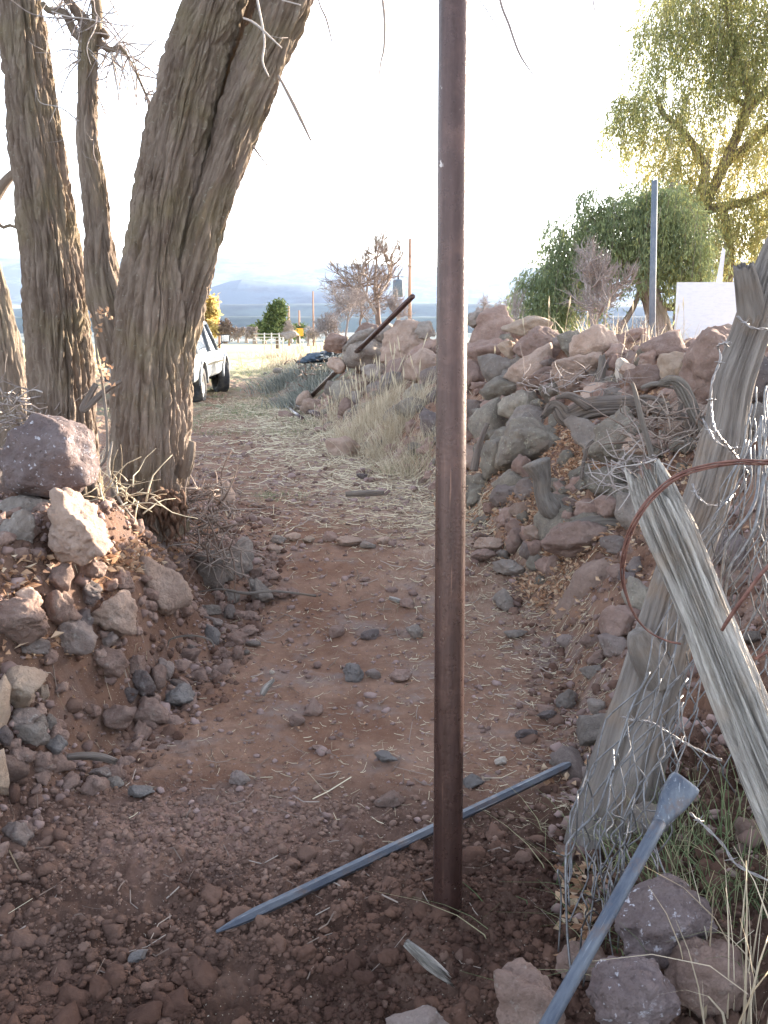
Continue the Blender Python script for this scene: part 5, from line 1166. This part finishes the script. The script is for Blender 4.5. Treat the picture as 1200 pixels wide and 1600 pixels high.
# cabin shell with pillars: frame posts + roof, glass inside
def cab(y0, y1, z0_, z1, w0, w1, f, b): return [[(-w0, y0, z0_), (w0, y0, z0_), (w1, y0+b, z1), (-w1, y0+b, z1)], [(-w0, y1, z0_), (w0, y1, z0_), (w1, y1-f, z1), (-w1, y1-f, z1)]]
A_ = cab(-.6, 2.38, 1.05, 1.62, .82, .66, .62, .25); link('cabin_glass', loft(A_, M_GLASS, 'cabin_glass', smooth=False), tr)
mb = MB(); mb.box([0, .78, 1.645], [1.40, 2.15, .07], taper=.94); link('roof', mb.mesh('roof', M_PAINT, False), tr)
for sx_ in (-1, 1):
    mb = MB()
    mb.tube([[sx_*.83, 2.42, 1.05, .035], [sx_*.67, 1.80, 1.64, .032]], 8); link('pillar', mb.mesh('pillar', M_PAINT), tr)
    mb = MB(); mb.tube([[sx_*.835, 1.15, 1.05, .035], [sx_*.69, 1.15, 1.64, .035]], 8); mb.tube([[sx_*.835, -.62, 1.05, .05], [sx_*.68, -.36, 1.64, .04]], 8); link('pillar', mb.mesh('pillar', M_PAINT), tr)
    mr = MB(); mr.box([sx_*1.06, 2.12, 1.30], [.20, .07, .17]); fr = link('side_mirror', mr.mesh('side_mirror', M_BLACK, False), tr)
    mr = MB(); mr.box([sx_*1.06, 2.08, 1.30], [.165, .012, .135]); link('mirror_glass', mr.mesh('mirror_glass', M_CHROME, False), fr)
    mr = MB(); mr.tube([[sx_*.86, 2.2, 1.12, .012], [sx_*1.0, 2.15, 1.22, .012]], 6); link('bracket', mr.mesh('bracket', M_BLACK), fr)
    mr = MB(); mr.box([sx_*.875, 1.75, .90], [.02, 1.1, .012]); mr.box([sx_*.882, 1.75, .80], [.03, 2.5, .05]); link('side_trim', mr.mesh('side_trim', M_CHROME, False), tr)
    for yc in (0, WB):
        fl = MB(); a = np.linspace(.05, math.pi-.05, 22); fl.tube([[sx_*(HW+.015), yc+math.cos(t)*.50, .40+math.sin(t)*.50, .028] for t in a], 8); link('fender_flare', fl.mesh('fender_flare', M_PAINT), tr)
        w = empty('wheel', (0, 0, 0), None, None) if False else None
        # tyre: lathe about X, blocky tread; front wheel steered
        prof = [(-.125, .24), (-.14, .30), (-.13, .355), (-.105, .38), (-.06, RW), (0, RW+.002), (.06, RW), (.105, .38), (.13, .355), (.14, .30), (.125, .24), (.09, .22), (-.09, .22)]
        n = 72; st = math.radians(-24) if yc else 0
        V = []; cx = sx_*.74
        for k in range(n):
            t = 2*math.pi*k/n
            for j, (px_, rr_) in enumerate(prof):
                rr2 = rr_-(.014 if (3 <= j <= 7 and (k+j) % 4 < 2) else 0); x, y, z = px_, math.cos(t)*rr2, math.sin(t)*rr2; V.append((cx+x*math.cos(st)+y*math.sin(st), yc-x*math.sin(st)+y*math.cos(st), RW+z))
        mP = len(prof); Q = [[k*mP+j, k*mP+(j+1) % mP, ((k+1) % n)*mP+(j+1) % mP, ((k+1) % n)*mP+j] for k in range(n) for j in range(mP)]
        ty = link('wheel', mesh_np('tyre', V, np.array(Q), M_TYRE, True), tr)
        rm = MB(); V = []; pr = [(.10, .235), (.11, .22), (.07, .20), (.05, .12), (.075, .09), (.10, .07), (.105, .0)]
        for k in range(n):
            t = 2*math.pi*k/n
            for (px_, rr_) in pr: x, y, z = px_*sx_, math.cos(t)*rr_, math.sin(t)*rr_; V.append((cx+x*math.cos(st)+y*math.sin(st), yc-x*math.sin(st)+y*math.cos(st), RW+z))
        mP = len(pr); rm.add(V, [[k*mP+j, k*mP+j+1, ((k+1) % n)*mP+j+1, ((k+1) % n)*mP+j] for k in range(n) for j in range(mP-1)]); link('rim', rm.mesh('rim', M_RIM), ty)
mb = MB(); mb.box([0, 4.44, .62], [1.7, .14, .16]); link('bumper', mb.mesh('bumper', M_BLACK, False), tr)
mb = MB(); mb.box([0, -1.0, .62], [1.7, .14, .16]); link('bumper', mb.mesh('bumper', M_BLACK, False), tr)
mb = MB(); mb.box([0, 1.7, .52], [.9, 5.0, .16]); mb.tube([[-.62, 0, RW, .05], [.62, 0, RW, .05]], 8); mb.tube([[-.62, WB, RW, .05], [.62, WB, RW, .05]], 8); mb.tube([[0, 0, RW, .12], [.0, .2, RW, .10]], 8); mb.tube([[.2, WB-.15, RW, .12], [.2, WB+.15, RW, .12]], 8); link('chassis', mb.mesh('chassis', M_BLACK), tr)
mb = MB()
for x in (-.58, .58): mb.tube([[x, 4.34, .80, .09], [x, 4.40, .80, .085]], 16)
link('headlight', mb.mesh('headlight', M_CHROME), tr)
tr.rotation_euler = (0, 0, R(1.5))
# ---------------------------------------------------------------- grass, straw, leaves
def blades(mb, cx, cy, n, h, lean, w, rnd, spread, zf=None, seg=4, tint=(0, 1), droop=.5):
    x = cx+rnd.normal(0, spread, n); y = cy+rnd.normal(0, spread, n); z = hb(x, y)-.01; a = rnd.uniform(0, 6.28, n); H = h*rnd.uniform(.45, 1.1, n); ln = np.abs(rnd.normal(0, lean, n))+.05
    rx, ry = (x-cx)/(spread+1e-6)*.4, (y-cy)/(spread+1e-6)*.4; dx, dy = np.cos(a)*ln+rx*lean, np.sin(a)*ln+ry*lean; sa = a+rnd.uniform(0, 3, n); sxv, syv = np.cos(sa), np.sin(sa); V = []
    for k in range(seg+1):
        t = k/seg; ww = w*(1-t*.85)*.5; X = x+dx*H*t**1.7; Yv = y+dy*H*t**1.7; Z = z+H*(t-droop*ln*t**2.5)
        V.append(np.stack([X-sxv*ww, Yv-syv*ww, Z], -1)); V.append(np.stack([X+sxv*ww, Yv+syv*ww, Z], -1))
    V = np.stack(V, 1); m = 2*(seg+1); i = np.arange(n)[:, None]*m; Q = np.concatenate([np.stack([i[:, 0]+2*k, i[:, 0]+2*k+1, i[:, 0]+2*k+3, i[:, 0]+2*k+2], -1) for k in range(seg)])
    mb.add(V.reshape(-1, 3), Q, None, np.repeat(rnd.uniform(*tint, n), m))
def clump(name, px, py, n, h, label, seed, mat=None, spread=.1, w=.006, lean=.45, Y=None, cat='grass', heads=0, tint=(0, 1), multi=1, wide=0):
    rnd = np.random.RandomState(seed); p = hit(px, py); p = p if Y is None else np.array([g_at(px, py, Y)[0], Y, 0]); s_ = max(1, p[1]/6); mb = MB()
    for k in range(multi): blades(mb, p[0]+rnd.normal(0, wide), p[1]+rnd.normal(0, wide), n//multi, h*rnd.uniform(.7, 1.1), lean, w*s_**.5, rnd, spread, tint=tint)
    if heads:
        for k in range(heads):
            x, y = p[0]+rnd.normal(0, spread*1.2+wide), p[1]+rnd.normal(0, spread+wide); z = float(hb(x, y)); H = h*rnd.uniform(.9, 1.35); dx, dy = rnd.normal(0, .12, 2)
            mb.tube([[x, y, z, .002*s_], [x+dx*H*.5, y+dy*H*.5, z+H*.6, .0018*s_], [x+dx*H, y+dy*H, z+H, .001]], 3, None, .5)
            mb.tube([[x+dx*H*.72, y+dy*H*.72, z+H*.75, .001], [x+dx*H*.85, y+dy*H*.85, z+H*.88, .007*s_**.5], [x+dx*H, y+dy*H, z+H*1.03, .001]], 5, None, .9)
    o = mb.build(name, mat or M_DRYG, None, False); tag(o, label, cat); return o
clump('dry_grass_clump', 575, 668, 1400, .54, 'large bushy clump of straw-coloured grass at the lane edge left of the pipe', 1, spread=.20, heads=26, w=.005)
clump('dry_grass_clump', 628, 668, 900, .46, 'second straw-coloured clump between the bushy one and the pipe', 2, spread=.18, heads=16, w=.005)
clump('dry_grass_clump', 612, 690, 500, .34, 'short dry clump in front of the two bushy ones, drooping onto the lane', 3, spread=.14, w=.005, lean=.8)
clump('dry_grass_clump', 660, 712, 700, .30, 'flattened grass with green in it left of the pipe', 4, spread=.22, w=.005, lean=.9, tint=(0, .8))
clump('dry_grass_clump', 645, 722, 260, .2, 'low green grass tuft left of the pipe', 5, M_GREENG, .2, .005, .8)
clump('dry_grass_clump', 535, 640, 260, .34, 'tall seeded grass left of the bushy clump along the wall', 6, spread=.22, heads=16, w=.006)
clump('dry_grass_clump', 560, 610, 140, .32, 'seeded grass stems in front of the broad grey rock under the pipe', 7, spread=.2, heads=12, w=.006)
clump('sagebrush', 500, 600, 1500, .48, 'grey-green sagebrush left of the leaning rusty pipe', 8, M_SAGE, .30, .012, .6, cat='shrub', multi=4, wide=.25)
clump('sagebrush', 470, 590, 1500, .5, 'grey-green sagebrush farther left along the lane edge', 9, M_SAGE, .35, .014, .6, cat='shrub', multi=4, wide=.4)
clump('sagebrush', 520, 575, 1300, .4, 'bluish sagebrush behind the leaning rusty pipe foot', 10, M_SAGE, .3, .012, .6, cat='shrub', multi=4, wide=.3)
clump('dry_grass_clump', 455, 568, 500, .5, 'pale dry grass at the far end of the wall beside the lane', 11, spread=.45, heads=24, w=.009, multi=3, wide=.5)
clump('dry_grass_clump', 440, 556, 400, .5, 'farthest pale dry grass bank beside the lane', 12, spread=.6, w=.012, multi=3, wide=.8)
clump('dry_grass_clump', 485, 560, 300, .5, 'dry grass around the blue sage brush heap', 13, spread=.5, heads=20, w=.01, multi=3, wide=.4)
clump('grass_tuft', 425, 778, 300, .07, 'small green tuft in the bare dirt of the lane', 14, M_GREENG, .13, .005, .9)
clump('green_grass_clump', 1090, 1330, 420, .30, 'long green and dry grass at the old post foot around the blue bar head', 15, M_GREENG, .17, .005, .7, Y=2.45)
clump('green_grass_clump', 1150, 1420, 220, .30, 'green grass under the leaning split log at the right edge', 16, M_GREENG, .14, .005, .7, Y=2.25)
clump('dry_grass_clump', 1165, 1560, 50, .50, 'tall pale dry stems at the lower right corner', 17, M_DRYG, .09, .007, .35, Y=1.9)
clump('dry_grass_clump', 925, 1310, 60, .09, 'small green and grey weed at the foot of the old post', 18, M_GREENG, .05, .006, .8)
clump('dry_grass_clump', 745, 500, 60, .3, 'dry stems on the wall crest beside the pipe', 19, spread=.3, Y=9.5, w=.006)
clump('dry_grass_clump', 960, 600, 70, .22, 'dry stems on the crest by the dead stake', 20, spread=.25, Y=7.5, w=.005)
clump('dry_grass_clump', 1000, 570, 220, .35, 'dry weeds below the grey pipe pole', 21, spread=.5, Y=9.6, w=.007, heads=14)
clump('dry_grass_clump', 30, 640, 500, .5, 'dry pale weeds behind the left trunks', 22, spread=.5, Y=7.4, w=.006)
# stuff: straw and twig litter, leaf litter, short grass
def sticks(name, n, f, ln, r, mat, seed, label, z_up=.004):
    rnd = np.random.RandomState(seed); x, y = f(rnd, n); n = len(x); a = rnd.uniform(0, 6.28, n); L = rnd.uniform(*ln, n)*np.clip(y/5, .8, 2.2); dx, dy = np.cos(a)*L/2, np.sin(a)*L/2; rad = r*rnd.uniform(.5, 1.6, n)*np.clip(y/4.5, .8, 2.5); V = []
    bend = rnd.normal(0, .06, n)*L
    for t in (-1, 0, 1):
        X, Yv = x+dx*t-(0 if t else 1)*(-dy)*0, y+dy*t; X = X+(bend*np.sin(a) if t == 0 else 0); Yv = Yv-(bend*np.cos(a) if t == 0 else 0); Z = hb(X, Yv)+detail(X, Yv)+z_up+rad+(np.abs(rnd.normal(0, .15, n))*L*(t == 1))
        nx, ny = -np.sin(a), np.cos(a); V += [np.stack([X+nx*rad, Yv+ny*rad, Z-rad*.6], -1), np.stack([X-nx*rad, Yv-ny*rad, Z-rad*.6], -1), np.stack([X, Yv, Z+rad], -1)]
    V = np.stack(V, 1); i = np.arange(n)*9; Q = np.concatenate([np.stack([i+3*k+j, i+3*k+(j+1) % 3, i+3*k+3+(j+1) % 3, i+3*k+3+j], -1) for k in (0, 1) for j in range(3)])
    mb = MB(); mb.add(V.reshape(-1, 3), Q, None, np.repeat(rnd.rand(n), 9)); o = mb.build(name, mat, None, False); o['kind'] = 'stuff'; o['label'] = label
def lane2(r, n): Y = 3.2*(20/3.2)**(r.rand(n)**.8); X = r.uniform(xl(Y)-.3, xr(Y)+.3); return X, Y
sticks('straw_litter', 3200, lane2, (.012, .055), .0011, M_STRAW, 1, 'bits of straw scattered over the dirt lane')
def upperlane(r, n):
    Y = 6.3*(22/6.3)**r.rand(n); X = xr(Y)-np.abs(r.normal(0, .75, n))+.15; return X, Y
sticks('straw_litter', 3600, upperlane, (.03, .13), .0014, M_STRAW, 2, 'matted dry straw along the right side of the upper lane')
def rightfoot(r, n): Y = r.uniform(2.9, 6.2, n); X = xr(Y)-r.exponential(.35, n)+.15; return X, Y
sticks('straw_litter', 2200, rightfoot, (.015, .06), .001, M_STRAW, 3, 'chopped straw at the foot of the right slope')
def all_(r, n): Y = 2.2*(9/2.2)**r.rand(n); X = r.uniform(xl(Y)-.8, xr(Y)+1.0); return X, Y
sticks('twig_litter', 600, all_, (.04, .16), .0018, M_TWIG, 4, 'small twigs scattered over lane and banks')
sticks('twig_litter', 30, all_, (.10, .22), .0018, M_STRAW, 5, 'longer pale twigs scattered over lane and banks')
def litter(name, n, f, seed, label, L=.035):
    rnd = np.random.RandomState(seed); x, y = f(rnd, n); n = len(x); C = np.stack([x, y, hb(x, y)+detail(x, y)+.008+np.abs(rnd.normal(0, .012, n))], -1); D = rnd.normal(size=(n, 3))*np.array([1, 1, .45])
    V, Q, A = leaves_np(C, L*rnd.uniform(.5, 1.3, n), L*.55*rnd.uniform(.5, 1.2, n), rnd, D, np.clip(rnd.normal(.45, .28, n), 0, 1), .35); mb = MB(); mb.add(V, Q, None, A); o = mb.build(name, M_LITTER, None, False); o['kind'] = 'stuff'; o['label'] = label
def pxdist(blobs):
    def f(r, n):
        X = []; Yl = []
        tot = sum(b[4] for b in blobs)
        for (px, py, sx_, sy_, w) in blobs:
            m_ = int(n*w/tot)
            pxs = r.normal(px, sx_, m_); pys = r.normal(py, sy_, m_); h0 = hit(px, py); h1 = hit(px+sx_, py); h2 = hit(px, py-sy_)
            u = (pxs-px)/sx_; v = -(pys-py)/sy_; P = h0[None]+u[:, None]*(h1-h0)[None]+v[:, None]*(h2-h0)[None]; X.append(P[:, 0]); Yl.append(P[:, 1])
        return np.concatenate(X), np.concatenate(Yl)
    return f
litter('leaf_litter', 5200, pxdist([(880,690,30,22,2),(880,760,34,30,3),(840,800,30,24,2),(760,790,40,30,2),(930,720,30,30,2),(760,730,36,20,1.5),(870,900,22,30,1),(840,930,24,20,.7),(900,860,34,14,1),(1050,760,60,30,1),(990,820,40,40,1),(720,700,40,16,1),(1000,650,60,20,1)]), 1, 'orange-brown dead leaves caught between the rocks of the right wall', .042)
litter('leaf_litter', 900, pxdist([(190,878,22,10,4),(140,850,30,10,1),(215,890,22,10,1),(170,730,12,30,1),(30,900,30,20,1),(60,1030,40,14,1),(250,870,30,10,1),(310,830,24,20,1)]), 2, 'orange dead leaves piled in the left bank below the roots', .045)
litter('leaf_litter', 1100, lane2, 3, 'few pale crumbs of leaf scattered over the lane', .018)
litter('leaf_litter', 160, pxdist([(900,1390,14,40,2),(905,1470,14,30,1),(950,1180,30,14,1),(860,1220,16,10,.5)]), 4, 'dead oak leaves caught in the wire near the ground', .045)
o_ = MB(); rnd = np.random.RandomState(5)
for k in range(700):
    Y_ = 13*(38/13)**rnd.rand(); X_ = xr(Y_)-rnd.uniform(.0, 2.6)
    if noise(np.array([[X_*.7, Y_*.4, 1.]]))[0] < -.02: continue
    blades(o_, X_, Y_, 16, .09, .8, .008*Y_/14, rnd, .12, seg=2)
o_ = o_.build('short_grass', M_GREENG, None, False); o_['kind'] = 'stuff'; o_['label'] = 'short patchy green grass on the far part of the lane'
# curled orange leaves on the dead stem between the trunks
mb = MB(); rnd = np.random.RandomState(6); C = np.array([g_at(rnd.normal(x, 7), rnd.normal(y, 8), 4.88) for x, y, k in ((158,490,16),(162,575,14),(150,520,5),(168,600,5)) for _ in range(k)])
V, Q, A = leaves_np(C, .028, .019, rnd, None, rnd.uniform(.2, .8, len(C)), .5); mb.add(V, Q, None, A); o = mb.build('dead_leaves', M_LITTER, None, False); tag(o, 'curled orange leaves hanging on the thin stem between the two trunks', 'leaves')

# ---------------------------------------------------------------- distant hills
def hill(name, px0, px1, pytop, Y, depth, seed, col, label, pybase=470, prof=None, rough=.12):
    nx, ny = 260, 60; X0, X1 = g_at(px0, pybase, Y)[0], g_at(px1, pybase, Y)[0]; Zt = g_at(600, pytop, Y)[2]; Zb = float(z0(Y))-25
    u = np.linspace(0, 1, nx); v = np.linspace(0, 1, ny); U, Vv = np.meshgrid(u, v); pr = np.interp(U, *zip(*prof)) if prof else np.sin(U*math.pi)**.6
    ridge = np.sin(Vv*math.pi)**.9; q = P3(U*9, Vv*4+seed, seed*1.7); Z = Zb+(Zt-Zb)*pr*ridge*(1+rough*fbm(q, 5)*(1-.6*ridge))
    V = np.stack([X0+(X1-X0)*U, Y+(Vv-.5)*depth, Z], -1).reshape(-1, 3); i = np.arange(ny-1)[:, None]*nx; j = np.arange(nx-1)[None]; Q = np.stack([i+j, i+j+1, i+nx+j+1, i+nx+j], -1).reshape(-1, 4)
    m = NM(name+'_cover', .95, .1); sc = m.scale((.0011, .0011, .004)); m.col(m.mix(m.ramp(m.noise(1.6, 6, .65, co=sc), .42, .55), col, tuple(min(1, c*1.9) for c in col))); o = link(name, mesh_np(name, V, Q, m.m)); o['kind'] = 'structure'; o['label'] = label
hill('hills', -600, 1800, 396, 14500, 3500, 1, (.12, .13, .10), 'faint high mountain ridge beyond the valley', 480, [(0,.9),(.2,1),(.33,.93),(.40,1.0),(.47,.84),(.55,.70),(.7,.8),(.85,1),(1,.9)])
hill('hills', 255, 560, 436, 9000, 1700, 2, (.03, .045, .05), 'blue hump-shaped hill beyond the valley', 470, [(0,.45),(.12,.6),(.25,.72),(.36,.95),(.42,1),(.50,.93),(.60,.86),(.72,.84),(.85,.74),(.94,.6),(1,.4)], .06)
hill('hills', -300, 1500, 474, 6400, 600, 3, (.035, .05, .04), 'low dark wooded rise across the valley', 490, None, .05)
hill('hills', -300, 1500, 494, 4300, 400, 4, (.035, .05, .04), 'nearer dark wooded rise across the valley', 500, [(0,.9),(.3,1),(.5,.97),(.7,1),(1,.9)], .04)
# ---------------------------------------------------------------- haze
hz = bpy.data.materials.new('haze'); hz.use_nodes = True; t = hz.node_tree; t.nodes.remove(t.nodes['Principled BSDF'])
pv = t.nodes.new('ShaderNodeVolumePrincipled'); pv.inputs['Color'].default_value = (.50, .64, 1.0, 1); pv.inputs['Density'].default_value = HAZE; pv.inputs['Anisotropy'].default_value = .3
t.links.new(pv.outputs[0], t.nodes['Material Output'].inputs['Volume'])
mb = MB(); mb.box([0, 8000, 460], [100000, 50000, 1160]); o = mb.build('haze', hz, None, False); o['kind'] = 'stuff'; o['label'] = 'pale morning haze filling the valley air'

for _o in list(bpy.data.objects):
    if _o.get('label') and len(str(_o['label']).replace('-', ' ').split()) > 16: print('LONGLABEL', _o.name, _o['label'])
